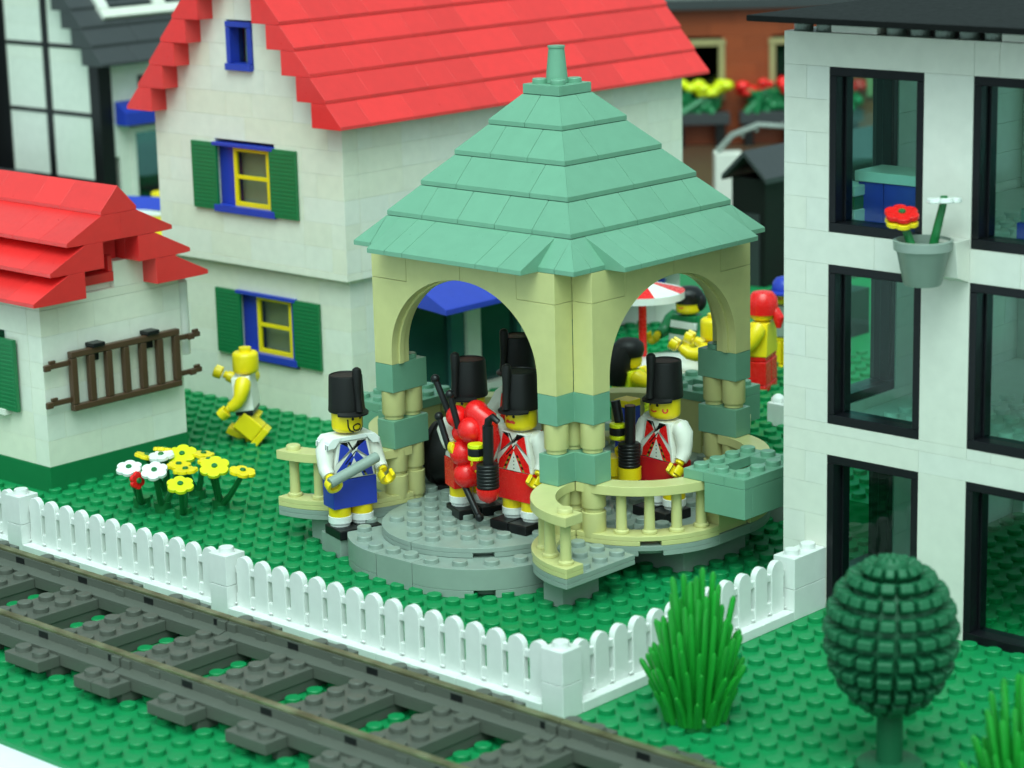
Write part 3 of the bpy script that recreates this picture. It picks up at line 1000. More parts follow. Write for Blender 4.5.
# flower pot on the white building
pt = empty('flower_pot', (5.0, 13.55, 13.25), 0, 'grey flower pot hung on the white building between two windows', 'flower pot')
m = MB()
m.lathe([(.62, 0), (.66, .04), (.92, 1.22), (.94, 1.24), (1.02, 1.26), (1.04, 1.58), (.94, 1.6), (.90, 1.3), (.2, 1.25)], 36)
m.build('pot', LGREY, pt)
m = MB()
m.prism([(.72, .2), (1.43, -.05), (1.43, 1.5), (.52, 1.5)], 'x', .1, .98)
m.build('bracket', WHITE, pt, bevel=.02)
def pot_flower(dx, dy, hx, hy, hz, label, layers, tl):
    o = empty('potted_flower', (5.0, 13.55, 14.5), 0, label, 'flower')
    m = MB(); m.tube([(dx, dy, -.05), (dx + (hx - dx) * .5, dy + (hy - dy) * .5, hz * .5), (hx, hy, hz)], [.17, .15, .13], 10)
    m.build('stem', STEM, o)
    for (zz, r, mt, t2) in layers:
        b = MB(); blossom(b, Vector((hx, hy, hz + zz)), r, t2, CAMAZ, mt, STEM)
        b.build('blossom', mt, o, bevel=.03)
pot_flower(-.35, -.1, -.72, -.25, 1.05, 'red flower over a yellow one in the grey pot', [(.15, .62, REDF, .3), (-.12, .6, YEL, .25)], .3)
pot_flower(.3, .1, .72, .15, 1.75, 'white flower on a long stem in the grey pot', [(.0, .62, PURE, -.12)], .1)

# ================================================================ bushes and tree
def spiky_bush(loc, label, seed):
    rnd = random.Random(seed)
    o = empty('spiky_bush', loc, rnd.uniform(0, 6), label, 'bush', 'spiky green plastic bushes')
    m = MB()
    m.lathe([(.95, 0), (1.0, .1), (1.0, .38), (.9, .5)], 24)
    m.build('base', STEM, o)
    m = MB()
    n = 0
    for ring, (cnt, r0, lean, hh) in enumerate([(6, .16, .02, 5.2), (12, .42, .07, 4.75), (16, .66, .14, 4.0), (19, .82, .26, 3.0), (19, .92, .40, 2.1), (15, .96, .50, 1.2)]):
        for k in range(cnt):
            a = 2 * PI * (k + rnd.uniform(-.2, .2)) / cnt + ring * .37
            L = hh * rnd.uniform(.84, 1.06); ln = lean * rnd.uniform(.75, 1.2)
            d = Vector((math.cos(a), math.sin(a), 0))
            b = d * r0 + Vector((0, 0, .25))
            mid = b + d * (L * ln * .38) + Vector((0, 0, L * .5))
            tip = b + d * (L * ln) + Vector((0, 0, L * .97))
            m.tube([b, mid, tip - (tip - mid).normalized() * .12, tip], [.135, .12, .10, .04], 8)
    m.build('spikes', LEAF, o)
    return o
spiky_bush((3.5, 2.65, 0), 'whole spiky green bush beside the white corner fence', 3)
spiky_bush((16.5, 1.7, 0), 'spiky green bush cut off by the right edge of the photo', 9)
bt = empty('ball_tree', (10.75, 3.25, 0), 0, 'dark green ball shaped tree with a knobbly waffle surface', 'tree')
m = MB()
m.lathe([(1.05, 0), (1.05, .32), (.95, .4), (.42, .42), (.40, 2.6)], 24)
m.build('trunk', TREEG, bt)
m = MB()
CZ, RH, RV = 4.5, 2.1, 2.55
m.ball((0, 0, CZ), 1.0, 28, 16, (RH - .45, RH - .45, RV - .45))
rows = 12
for i in range(rows):
    la = -PI / 2 + PI * (i + .7) / (rows + .4)
    rr = RH * math.cos(la) * (1 + .04 * math.sin(la)); zz = CZ + RV * math.sin(la)
    cnt = 19 if rr > 1.4 else (14 if rr > .85 else 8)
    for k in range(cnt):
        a = 2 * PI * (k + .05 * i) / cnt + CAMAZ
        m.m = Matrix.Translation((rr * math.cos(a), rr * math.sin(a), zz)) @ Matrix.Rotation(a, 4, 'Z') @ Matrix.Rotation(-la * .55, 4, 'Y')
        w_ = rr * PI / cnt * .87; hh = .225
        m.add([(-.5, -w_ * .8, -hh), (-.5, w_ * .8, -hh), (-.5, w_ * .8, hh), (-.5, -w_ * .8, hh), (.02, -w_ * .84, -hh * .72), (.02, w_ * .84, -hh * .72), (.02, w_ * .84, hh * .72), (.02, -w_ * .84, hh * .72)],
              [(0, 3, 2, 1), (4, 5, 6, 7), (0, 1, 5, 4), (1, 2, 6, 5), (2, 3, 7, 6), (3, 0, 4, 7)])
m.m = Matrix.Translation((0, 0, CZ + RV - .2))
m.lathe([(.55, -.1), (.45, .16)], 14)
m.m = Matrix.Identity(4)
m.build('crown', TREEG, bt, bevel=.085, seg=2)

# ================================================================ toy figures
def hand_mesh(mb, c, rot):
    mb.m = Matrix.Translation(c) @ rot
    mb.sector(0, 0, .17, .34, 40, 320, -.2, .2, 20)
    mb.tube([(-.3, 0, 0), (-.55, 0, 0)], [.17, .19], 10)
    mb.m = Matrix.Identity(4)
def face(head, yaw, spec):
    """painted face: thin marks curved on the front of the head"""
    def patch(mm, pts, a0=0):
        # pts in (angle degrees, z)
        n = len(pts)
        vs = []
        for (a, z) in pts:
            aa = R(-90 + a) + yaw
            vs.append((.646 * math.cos(aa), .646 * math.sin(aa), z))
        mm.add(vs, [tuple(range(n))])
    m = MB(); m.mat(BLACK)
    for s in (-1, 1):
        patch(m, [(s * 17 + 5.5 * math.cos(2 * PI * i / 12), .66 + .062 * math.sin(2 * PI * i / 12) - .04) for i in range(12)])
    for (mt, strokes) in spec:
        m.mat(mt)
        for st in strokes:
            for i in range(len(st) - 1):
                (a, z), (b, y) = st[i], st[i + 1]
                dx_, dz_ = (b - a) * .01127, y - z
                L_ = math.hypot(dx_, dz_) or 1
                ox, oz = -dz_ / L_ * .032 / .01127, dx_ / L_ * .032
                patch(m, [(a - ox, z - oz), (b - ox, y - oz), (b + ox, y + oz), (a + ox, z + oz)])
    m.build('face', BLACK, head)
SMILE = [[(-14 + 28 * i / 6, .40 - .055 * math.sin(PI * i / 6)) for i in range(7)]]
BEARD = [[(-16 + 32 * i / 8, .32 + .07 * math.sin(PI * i / 8)) for i in range(9)], [(-16, .32), (-15, .2), (-8, .13), (8, .13), (15, .2), (16, .32)],
         [(-36, .62), (-35, .3), (-28, .14), (-15, .08)], [(36, .62), (35, .3), (28, .14), (15, .08)], [(-22, .8), (-12, .83)], [(12, .83), (22, .8)]]
MOUST = [[(-22, .36), (-12, .45), (0, .39), (12, .45), (22, .36)], [(-20, .34), (-10, .38), (0, .36), (10, .38), (20, .34)]]
CHEEK = [[(46 + 9 * math.cos(2 * PI * i / 10), .42 + .1 * math.sin(2 * PI * i / 10)) for i in range(4, 12)]]

def figure(loc, rz, label, kilt, jacket, skirt, epaul=False, face_spec=None, head_turn=0.0, arms=((.5, -.55), (.5, -.55)), name='toy_soldier'):
    """kilted toy bandsman; faces -y before rz. arms: forward swing of right (x<0) and left arm in radians"""
    o = empty(name, loc, rz, label, 'toy figure', 'kilted toy bandsmen around the bandstand')
    for s in (-1, 1):
        m = MB()
        m.lathe([(.42, .79), (.46, .82), (.46, 1.2)], 18, s * .5, 0)
        leg = m.build('leg', YEL, o)
        m = MB(); m.lathe([(.41, .40), (.41, .50), (.49, .54), (.49, .80), (.46, .82)], 20, s * .5, 0)
        m.build('sock', PURE, leg)
        m = MB(); m.box(s * .5 - .48, s * .5 + .48, -.95, .5, .0, .40)
        m.build('shoe', BLACK, leg, bevel=.05, seg=2)
    m = MB(); m.box(-.99, .99, -.5, .5, 1.2, 2.4)
    m.build('kilt', kilt, o, bevel=.025)
    # torso: trapezoid block
    m = MB()
    zt = 4.02; zb = 2.405
    m.add([(-.97, -.48, zb), (.97, -.48, zb), (.97, .48, zb), (-.97, .48, zb), (-.70, -.46, zt), (.70, -.46, zt), (.70, .46, zt), (-.70, .46, zt)],
          [(0, 3, 2, 1), (4, 5, 6, 7), (0, 1, 5, 4), (1, 2, 6, 5), (2, 3, 7, 6), (3, 0, 4, 7)])
    m.cyl(0, 0, zt, zt + .12, .38, 16)
    torso = m.build('torso', WHITE, o, bevel=.06, seg=2)
    # jacket print with crossed belts
    m = MB()
    H = zt - zb
    def W(z): return .97 - .27 * z / H
    def Yf(z): return -.48 + .02 * z / H - .012
    def poly(pts, mt, dy=0.0):
        m.mat(mt)
        m.add([(x * 1.16, Yf(z) - dy, z + zb) for x, z in pts], [tuple(range(len(pts)))])
    poly([(-.74, .05), (.74, .05), (.50, 1.50), (-.50, 1.50)], jacket)
    poly([(-.30, 1.56), (0, .90), (.30, 1.56)], WHITE, .002)
    for s in (-1, 1):
        poly([(s * .52, 1.56), (s * .22, 1.56), (s * -.77, .28), (s * -.76, .64)], WHITE, .003 + .0015 * s)
    poly([(-.34, .04), (.34, .04), (0, .86)], WHITE, .006)
    for s in (-1, 1):
        for i in range(6):
            t0 = i / 6
            x0, z0_ = .10 + .32 * t0, .70 - .66 * t0
            poly([(s * x0, z0_), (s * (x0 + .09), z0_ + .01), (s * (x0 + .14), z0_ - .09), (s * (x0 + .05), z0_ - .10)], BLACK if i % 2 == 0 else OLIVE, .008)
        poly([(s * .24, 1.56), (s * .16, 1.56), (s * .0, 1.20), (s * .05, 1.20)], BLACK, .008)
        poly([(s * .36, 1.50), (s * .25, 1.56), (s * .20, 1.42), (s * .28, 1.40)], BLACK, .009)
    poly([(-.05, 1.10), (-.02, 1.07), (.30, .70), (.27, .73)], BLACK, .008)
    poly([(-.36, .66), (-.33, .62), (.10, 1.12), (.07, 1.15)], BLACK, .008)
    for i in range(4):
        zc = .14 + i * .15
        poly([(.028 * math.cos(2 * PI * k / 8), zc + .028 * math.sin(2 * PI * k / 8)) for k in range(8)], BLACK, .009)
    m.build('jacket_print', jacket, torso)
    dz = 0.0
    if epaul:
        m = MB(); m.box(-.62, .62, -.52, .52, zt + .005, zt + .2)
        for s in (-1, 1):
            m.prism([(s * .5, zt + .2), (s * .96, zt + .18), (s * 1.14, zt + .02), (s * 1.16, zt - .26), (s * .86, zt - .24), (s * .66, zt + .0)], 'y', -.55, .55)
            for i in range(7):
                y = -.48 + i * .16
                m.tube([(s * 1.15, y, zt - .04), (s * 1.17, y, zt - .30)], .07, 6)
        m.build('epaulette', PURE, o, bevel=.04, seg=2)
        dz = .22
    # head
    hd = MB()
    hz = zt + .07 + dz
    hd.m = Matrix.Translation((0, 0, hz))
    hd.lathe([(.36, -.02), (.40, .0), (.52, .03), (.61, .10), (.64, .22), (.64, .86), (.61, .98), (.52, 1.05), (.3, 1.06), (.3, 1.26)], 28)
    head = hd.build('head', YEL, o)
    fo = empty('face_mount'); bpy.data.objects.remove(fo)
    fm = []
    face_obj = face(head, head_turn, face_spec or [(RED, SMILE)])
    for ch in head.children: ch.location = (0, 0, hz)
    # shako
    h = MB()
    h.m = Matrix.Translation((0, 0, hz + .89)) @ Matrix.Rotation(head_turn, 4, 'Z')
    h.lathe([(.66, -.06), (.74, -.04), (.76, .03), (.74, .2), (.69, 1.40), (.67, 1.46), (.61, 1.48), (.59, 1.44), (.1, 1.44)], 32)
    vis = [(.74 * math.cos(R(180 + 20 + 140 * i / 14)), .74 * math.sin(R(180 + 20 + 140 * i / 14))) for i in range(15)]
    vo = [(1.08 * x, -.02 + y * 1.34) for x, y in vis]
    n = len(vis)
    vs = [(x, y, .04) for x, y in vis] + [(x, y, -.06) for x, y in vo] + [(x, y, -.05) for x, y in vis] + [(x, y, -.13) for x, y in vo]
    fsx = []
    for i in range(n - 1):
        fsx += [(i, i + 1, n + i + 1, n + i), (2 * n + i + 1, 2 * n + i, 3 * n + i, 3 * n + i + 1), (n + i, n + i + 1, 3 * n + i + 1, 3 * n + i)]
    fsx += [(0, n, 3 * n, 2 * n), (n - 1, 3 * n - 1, 4 * n - 1, 2 * n - 1)]
    h.add(vs, fsx)
    hat = h.build('hat', BLACKD, o)
    pmb = MB(); pmb.m = h.m
    pmb.tube([(0, -.84, .05), (0, -.80, .5), (0, -.76, 1.0), (0, -.75, 1.68), (0, -.75, 1.80), (0, -.75, 1.87)], [.16, .14, .17, .20, .17, .07], 14)
    pmb.build('plume', BLACKD, hat)
    # arms
    for s, (sw, _) in zip((-1, 1), arms):
        rot = Matrix.Translation((s * .84, 0, zt - .34)) @ Matrix.Rotation(-sw, 4, 'X')
        m = MB(); m.m = rot
        m.tube([(-s * .12, 0, .06), (s * .10, 0, .10), (s * .24, 0, -.10), (s * .33, -.03, -.55), (s * .38, -.10, -.85), (s * .38, -.30, -1.12)], [.30, .40, .40, .33, .30, .26], 14)
        arm = m.build('arm', WHITE, o)
        m = MB()
        c = rot @ Vector((s * .38, -.60, -1.46))
        q = (rot.to_3x3().to_4x4() @ Matrix.Rotation(-R(43), 4, 'X') @ Matrix.Rotation(PI / 2, 4, 'Z') @ Matrix.Rotation(PI, 4, 'Z') @ Matrix.Rotation(0, 4, 'X'))
        m.m = Matrix.Translation(c) @ q
        m.sector(0, 0, .18, .35, 40, 320, -.2, .2, 22)
        m.sector(0, 0, .18, .35, 140, 220, -.2, .2, 6) if False else None
        m.m = Matrix.Identity(4)
        a_, b_ = rot @ Vector((s * .38, -.28, -1.10)), c + (rot @ Vector((s * .38, -.28, -1.10)) - c).normalized() * .3
        m.tube([a_, b_], [.17, .2], 10)
        m.build('hand', YEL, arm, bevel=.04)
    return o
GW = lambda x, y, z=0.0: (GX + x, GY + y, z)
figure(GW(-4.68, -8.0, .84), R(73), 'toy soldier in blue kilt and black shako holding a grey baton', BLUE, BLUE, None, True, [(BLACK, BEARD)], R(12), ((.30, 0), (.25, 0)))
figure(GW(2.15, -4.95, 1.6), R(0), 'red kilted toy soldier with red moustache standing at the bandstand entrance', REDF, REDF, None, False, [(RED, MOUST)], R(-2), ((.45, 0), (.0, 0)))
figure(GW(5.55, -.1, 1.6), R(-8), 'red kilted toy soldier with a red cheek mark behind the curved tan railing', DKRED, REDF, None, False, [(RED, SMILE + CHEEK)], R(2), ((.45, 0), (.0, 0)))
figure(GW(-.95, -4.65, 1.6), R(66), 'toy soldier half hidden behind the red bagpipe', REDF, REDF, None, False, [(RED, SMILE)], R(-68), ((.9, 0), (.5, 0)))
figure(GW(-2.35, -.2, 1.6), R(-10), 'toy soldier at the back of the bandstand, only the shako and shoulder showing', REDF, REDF, None, False, [(RED, SMILE)], R(5), ((.6, 0), (.6, 0)))
# plate the blue soldier stands on
m = MB(); m.box(-.9, .85, -.95, 1.05, .01, .835)
for x in (-.5, .5):
    for y in (-.5,): pass
sp = m.build('stone_slab', LGREY, None, bevel=.02)
sp.location = GW(-4.68, -8.0, 0); sp.rotation_euler = (0, 0, R(-17))
tag(sp, 'grey slab under the blue kilted toy soldier', 'slab')
# baton
bt_ = MB()
bt_.tube([(-.0, -1.15, -.36), (.0, 1.15, .36)], .22, 18)
b_o = bt_.build('baton', LGREY, None, bevel=.03)
b_o.location = GW(-3.75, -8.62, 3.78); b_o.rotation_euler = (0, 0, R(-12))
tag(b_o, 'thick grey baton held across the chest of the blue soldier', 'baton')

# bagpipe
bp = empty('bagpipe', GW(.2, -6.15, 0), 0, 'red bagpipe with black drones in front of the hidden soldier', 'bagpipe')
m = MB()
for (x, z, r, dy) in [(-.42, 6.05, .46, 0), (.44, 5.65, .54, -.12), (-.30, 5.38, .40, .1), (-.12, 4.6, .53, -.05), (.02, 3.72, .55, 0), (.42, 6.3, .50, .25)]:
    m.ball((x, dy, z), r, 22, 14)
m.tube([(.42, .2, 6.35), (.95, .25, 6.1), (1.05, .25, 5.3), (.75, .2, 4.6), (.35, .15, 4.0)], [.42, .45, .48, .45, .3], 14)
m.build('bag', REDF, bp)
def rod(a, b, r=.13):
    m = MB(); a, b = Vector(a), Vector(b)
    m.tube([a, b], r, 10); m.ball(a, r * 1.45, 12, 8)
    m.build('drone_pipe', BLACK, bp)
rod((-1.39, -.2, 7.5), (-.80, -.1, 6.2)); rod((-.36, -.45, 7.05), (-.02, -.35, 5.7)); rod((-1.15, -.3, 6.0), (-.62, -.3, 4.7)); rod((.94, -.3, 2.17), (-.08, -.1, 3.35))
def toy_horn(x, y, zb, label, cup, loc_dy=0):
    o = empty('toy_horn', GW(x, y, zb), 0, label, 'horn')
    m = MB(); m.lathe([(.12, -.60), (.36, -.45), (.46, -.22), (.48, .0)], 22) if cup is REDF else m.lathe([(.34, -.75), (.34, -.55), (.48, -.5), (.48, 0)], 22)
    m.build('bell', cup, o)
    m = MB()
    pr = []
    for i in range(7):
        z = .01 + i * .14
        pr += [(.43, z), (.455, z + .03), (.455, z + .10), (.43, z + .13)]
    pr.append((.4, 1.0))
    m.lathe(pr, 24)
    m.build('ribbed_barrel', BLACK, o)
    m = MB(); m.tube([(.05, 0, .9), (.07, 0, 2.55)], .22, 14)
    if cup is REDF: m.tube([(.07, 0, 2.5), (.1, .02, 2.75), (.3, .05, 2.92), (.55, .1, 2.75)], [.16, .16, .15, .12], 10)
    m.build('tube', BLACK, o)
    if cup is not REDF:
        m = MB(); m.tube([(-.58, .1, 1.75), (-.78, .1, 2.6)], .2, 12); m.build('tube', BLACK, o)
        m = MB(); m.lathe([(.34, -.75), (.34, -.55), (.46, -.5), (.46, .25)], 20, -.95, .2); m.build('bell', cup, o)
    # striped valve set sticking out to the side
    rt = Matrix.Translation((-.55, -.05, 1.35))
    for (z0_, z1_, mt) in ((-.27, -.1, LIME), (-.09, .2, BLACK), (.21, .38, LIME)):
        m = MB(); m.m = rt
        m.cyl(0, 0, z0_, z1_, .34, 18); m.box(-.0, .32, -.2, .2, z0_ + .02, z1_ - .02)
        m.build('valve', mt, o, bevel=.03)
    return o
toy_horn(1.95, -6.75, 3.60, 'black toy horn with lime valves and red bell at the entrance soldier', REDF)
toy_horn(4.62, -1.25, 3.72, 'black toy horn with lime valves and yellow base behind the corner column', YEL)
# drum on the floor
dr = empty('drum', GW(-4.3, -2.3, 1.6), R(20), 'black drum lying on its side inside the bandstand', 'drum')
m = MB(); m.m = Matrix.Translation((0, 0, 1.42)) @ Matrix.Rotation(PI / 2, 4, 'Y')
m.lathe([(.9, -.85), (1.35, -.80), (1.38, -.6), (1.3, -.55), (1.3, .55), (1.38, .6), (1.35, .8), (.9, .85)], 28)
m.build('shell', BLACKD, dr)
m = MB(); m.box(-.5, .5, -.9, .9, 0.01, .22); m.build('foot', BLACKD, dr, bevel=.03)
# blue case in the bandstand
bc = empty('striped_case', GW(2.15, 1.6, 1.6), 0, 'slim blue and yellow striped case behind the horn with yellow base', 'case')
m = MB(); m.box(-.38, .38, -.4, .4, .01, 3.7); m.build('body', BLUE, bc, bevel=.03)
for z in (1.0, 2.2, 3.71):
    m = MB(); m.box(-.39, .39, -.41, .41, z, z + .3); m.build('stripe', YEL, bc, bevel=.03)

# ---------------------------------------------------------------- ordinary toy people
def mini(loc, rz, label, torso_m, leg_m, arm_m, hat=None, hat_m=None, pose='stand', stripe=None, swing=(.4, .4), group=None, nohat_stud=True):
    o = empty('toy_person', loc, rz, label, 'toy figure', group)
    zl = 1.55
    if pose == 'sit':
        zl = .75
        for s in (-1, 1):
            m = MB(); m.box(s * .5 - .46, s * .5 + .46, -1.45, .45, .02, .75); m.build('leg', leg_m, o, bevel=.05, seg=2)
    else:
        for s, a in zip((-1, 1), ((.45, -.85) if pose == 'walk' else (0, 0))):
            m = MB(); m.m = Matrix.Translation((s * .5, 0, zl - .4)) @ Matrix.Rotation(-a, 4, 'X') @ Matrix.Translation((0, 0, -(zl - .4)))
            m.box(-.47, .47, -.48, .45, .36, zl - .02); m.box(-.47, .47, -.75, .45, .0, .355)
            m.build('leg', leg_m, o, bevel=.06, seg=2)
    m = MB(); m.box(-.95, .95, -.42, .42, zl, zl + .22)
    m.build('hips', BLACK if pose == 'walk' else leg_m, o, bevel=.04)
    zb, zt = zl + .225, zl + 1.85
    m = MB()
    if pose == 'walk':
        m.m = Matrix.Translation((0, 0, zb)) @ Matrix.Rotation(R(6), 4, 'X') @ Matrix.Translation((0, 0, -zb))
    m.add([(-.97, -.48, zb), (.97, -.48, zb), (.97, .48, zb), (-.97, .48, zb), (-.70, -.46, zt), (.70, -.46, zt), (.70, .46, zt), (-.70, .46, zt)],
          [(0, 3, 2, 1), (4, 5, 6, 7), (0, 1, 5, 4), (1, 2, 6, 5), (2, 3, 7, 6), (3, 0, 4, 7)])
    m.cyl(0, 0, zt, zt + .12, .38, 16)
    to = m.build('torso', torso_m, o, bevel=.05, seg=2)
    if stripe:
        m = MB()
        for i in range(2):
            z = zb + .25 + i * .72
            w0, w1 = .97 - .27 * (z - zb) / 1.6, .97 - .27 * (z + .36 - zb) / 1.6
            m.add([(-w0 - .012, -.495, z), (w0 + .012, -.495, z), (w0 + .012, .495, z), (-w0 - .012, .495, z), (-w1 - .012, -.48, z + .36), (w1 + .012, -.48, z + .36), (w1 + .012, .48, z + .36), (-w1 - .012, .48, z + .36)],
                  [(0, 3, 2, 1), (4, 5, 6, 7), (0, 1, 5, 4), (1, 2, 6, 5), (2, 3, 7, 6), (3, 0, 4, 7)])
        m.build('stripe', stripe, to)
    hd = MB(); hz = zt + .07
    hd.m = Matrix.Translation((0, 0, hz))
    hd.lathe([(.36, -.02), (.40, .0), (.52, .03), (.61, .10), (.64, .22), (.64, .86), (.61, .98), (.52, 1.05), (.3, 1.06), (.3, 1.26)], 24)
    head = hd.build('head', YEL, o)
    if hat is not None or pose != 'walk':
        face(head, 0, [(RED, SMILE)])
        for ch in head.children: ch.location = (0, 0, hz)
    if hat:
        m = MB(); m.m = Matrix.Translation((0, 0, hz + .6))
        if hat == 'cap':
            m.lathe([(.72, 0), (.72, .2), (.66, .5), (.48, .72), (.2, .8)], 22)
            m.box(-.5, .5, -1.15, -.6, .0, .12)
            m.build('cap', hat_m, o, bevel=.02)
        elif hat == 'scarf':
            m.lathe([(.74, -.3), (.76, .1), (.70, .5), (.5, .75), (.2, .82)], 22)
            m.tube([(0, .6, -.1), (.1, .85, -.5), (.2, .85, -.95)], [.25, .3, .12], 10)
            m.build('headscarf', hat_m, o)
        elif hat == 'hair':
            m.lathe([(.70, -.05), (.76, .2), (.72, .5), (.5, .72), (.2, .78)], 22)
            for i in range(9):
                a = R(20 + i * 17.5)
                m.ball((.6 * math.cos(a), .6 * math.sin(a), .0), .32, 10, 7, (1, 1, 1.5))
            for i in range(6):
                a = R(200 + i * 28); m.ball((.52 * math.cos(a), .52 * math.sin(a), .38), .24, 10, 7)
            m.build('hair', hat_m, o)
        elif hat == 'longhair':
            m.lathe([(.70, -.05), (.76, .2), (.72, .5), (.5, .72), (.2, .78)], 22)
            m.tube([(0, .3, .3), (0, .55, -.2), (0, .62, -.8), (0, .66, -1.4)], [.62, .68, .66, .45], 16)
            m.build('hair', hat_m, o)
    for s, sw in zip((-1, 1), swing):
        rot = Matrix.Translation((s * .84, 0, zt - .34)) @ Matrix.Rotation(-sw, 4, 'X')
        m = MB(); m.m = rot
        m.tube([(-s * .12, 0, .06), (s * .10, 0, .10), (s * .24, 0, -.10), (s * .33, -.03, -.55), (s * .36, -.16, -.85), (s * .34, -.42, -1.10)], [.30, .40, .40, .33, .30, .26], 14)
        arm = m.build('arm', arm_m, o)
        m = MB()
        a_ = rot @ Vector((s * .34, -.40, -1.08)); c = rot @ Vector((s * .34, -.78, -1.42))
        m.m = Matrix.Translation(c) @ rot.to_3x3().to_4x4() @ Matrix.Rotation(-R(43), 4, 'X') @ Matrix.Rotation(-PI / 2, 4, 'Z')
        m.sector(0, 0, .18, .35, 40, 320, -.2, .2, 20)
        m.m = Matrix.Identity(4)
        m.tube([a_, c + (a_ - c).normalized() * .3], [.17, .2], 10)
        m.build('hand', YEL, arm, bevel=.04)
    return o
mini((-36.1, 17.9, 0.0), R(-52), 'bald yellow toy figure in white vest striding between the cottage and the white house', WHITE, YEL, YEL, None, None, 'walk', None, (1.2, .15))
bg = 'toy people around the parasol table'
mini((-18.9, 36.3, 1.62), R(-70), 'toy figure in red headscarf and red trousers beside the white building edge', YEL, REDF, YEL, 'scarf', REDF, 'stand', None, (.5, .3), bg)
mini((-21.2, 41.3, 1.3), R(10), 'toy figure in blue cap and grey shirt partly behind the white building', LGREY, YEL, LGREY, 'cap', BLUE, 'stand', None, (.3, .3), bg)
mini((-24.0, 36.9, 2.0), R(0), 'toy figure in green and white striped shirt with black hair', GREENB, GREENB, GREENB, 'hair', BLACK, 'sit', PURE, (.6, .6), bg)
mini((-19.2, 32.8, 2.0), R(-70), 'bald yellow toy figure reaching over the table beside the back column', YEL, YEL, YEL, None, None, 'sit', None, (1.2, 1.3), bg)
mini((-21.0, 28.6, 1.2), R(160), 'toy figure with long black hair and lime shirt sitting with its back turned', LIME, LIME, YEL, 'longhair', BLACKD, 'sit', None, (.9, .9), bg)
# stools under the seated figures
def stool(x, y, z, h, label):
    o = empty('stool', (x, y, z), 0, label, 'stool', 'stools around the parasol table')
    m = MB(); m.cyl(0, 0, 0.01, h * .45, .3, 12); m.build('leg', LGREY, o)
    m = MB(); m.box(-.95, .95, -.9, .95, h * .45, h); m.build('seat', LGREY, o, bevel=.03)
stool(-24.0, 36.9, 1.6, .4, 'grey stool under the striped figure')
stool(-19.2, 32.8, 1.6, .4, 'grey stool under the bald yellow figure at the table')
stool(-21.0, 28.6, 0.0, 1.2, 'grey stool under the long haired figure')
# table with parasol
tbz = 1.6
to = empty('garden_table', (-22.0, 32.8, tbz), 0, 'round white garden table in front of the striped figure', 'table')
m = MB(); m.lathe([(2.2, 1.25), (2.25, 1.3), (2.25, 1.5), (2.2, 1.55)], 32); m.build('tabletop', PURE, to)
m = MB(); m.lathe([(.9, .01), (.85, .2), (.3, .3), (.3, 1.26)], 16); m.build('pedestal', PURE, to)
pa = empty('parasol', (-23.9, 33.15, tbz), 0, 'red and white striped parasol on a red pole', 'parasol')
m = MB(); m.tube([(0, 0, .01), (0, 0, 5.0)], .2, 12); m.lathe([(.7, .01), (.6, .2), (.2, .3)], 16); m.build('pole', REDF, pa)
m = MB()
N = 8; sub = 4
for k in range(N):
    m.mat(REDF if k % 2 == 0 else PURE)
    a0_, a1_ = 2 * PI * k / N + .2, 2 * PI * (k + 1) / N + .2
    vs = []
    for i in range(sub + 1):
        a = a0_ + (a1_ - a0_) * i / sub
        vs.append((2.1 * math.cos(a), 2.1 * math.sin(a), 4.85))
    vs.append((0, 0, 5.4)); vs.append((0, 0, 4.95))
    for i in range(sub + 1):
        a = a0_ + (a1_ - a0_) * i / sub
        vs.append((2.1 * math.cos(a), 2.1 * math.sin(a), 4.5))
    fsx = [(i, i + 1, sub + 1) for i in range(sub)]
    fs2 = []
    m.add(vs, fsx)
    m.mat(PURE)
    m.add(vs, [(sub + 3 + i, sub + 4 + i, i + 1, i) for i in range(sub)] + [(sub + 3 + i + 1, sub + 3 + i, sub + 2) for i in range(sub)])
m.build('canopy', REDF, pa)
# small white kiosk with a blue mark behind the table
ki = empty('kiosk', (-33.2, 44.5, 1.6), R(45), 'white kiosk with a blue fitting behind the parasol', 'kiosk')
m = MB(); bricks(m, 'x', -2.4, 2.0, 0, 2, 0.01, 5, lens=(2, 3)); m.build('wall', WHITE, ki, bevel=.02)
m = MB(); m.lathe([(.8, 2.4), (.9, 2.6), (.3, 3.0)], 14, .3, -.6); m.box(.0, .6, -.3, -.01, 2.5, 2.8); m.build('lamp_shade', BLUE, ki)
m = MB(); m.box(-2.6, 2.2, -.2, 2.2, 6.02, 6.4); m.build('roof', DKSAND, ki, bevel=.02)
wbx = MB(); wbx.box(-.6, .6, -.5, .5, 0, 1.1)
for x in (-.3, .3): wbx.ball((x, 0, 1.1), .35, 12, 8)
wbo = wbx.build('white_crate', PURE, None, bevel=.05); wbo.location = (-13.9, 31.2, 1.6)
tag(wbo, 'small white lumpy crate on the green terrace beside the white building', 'crate')

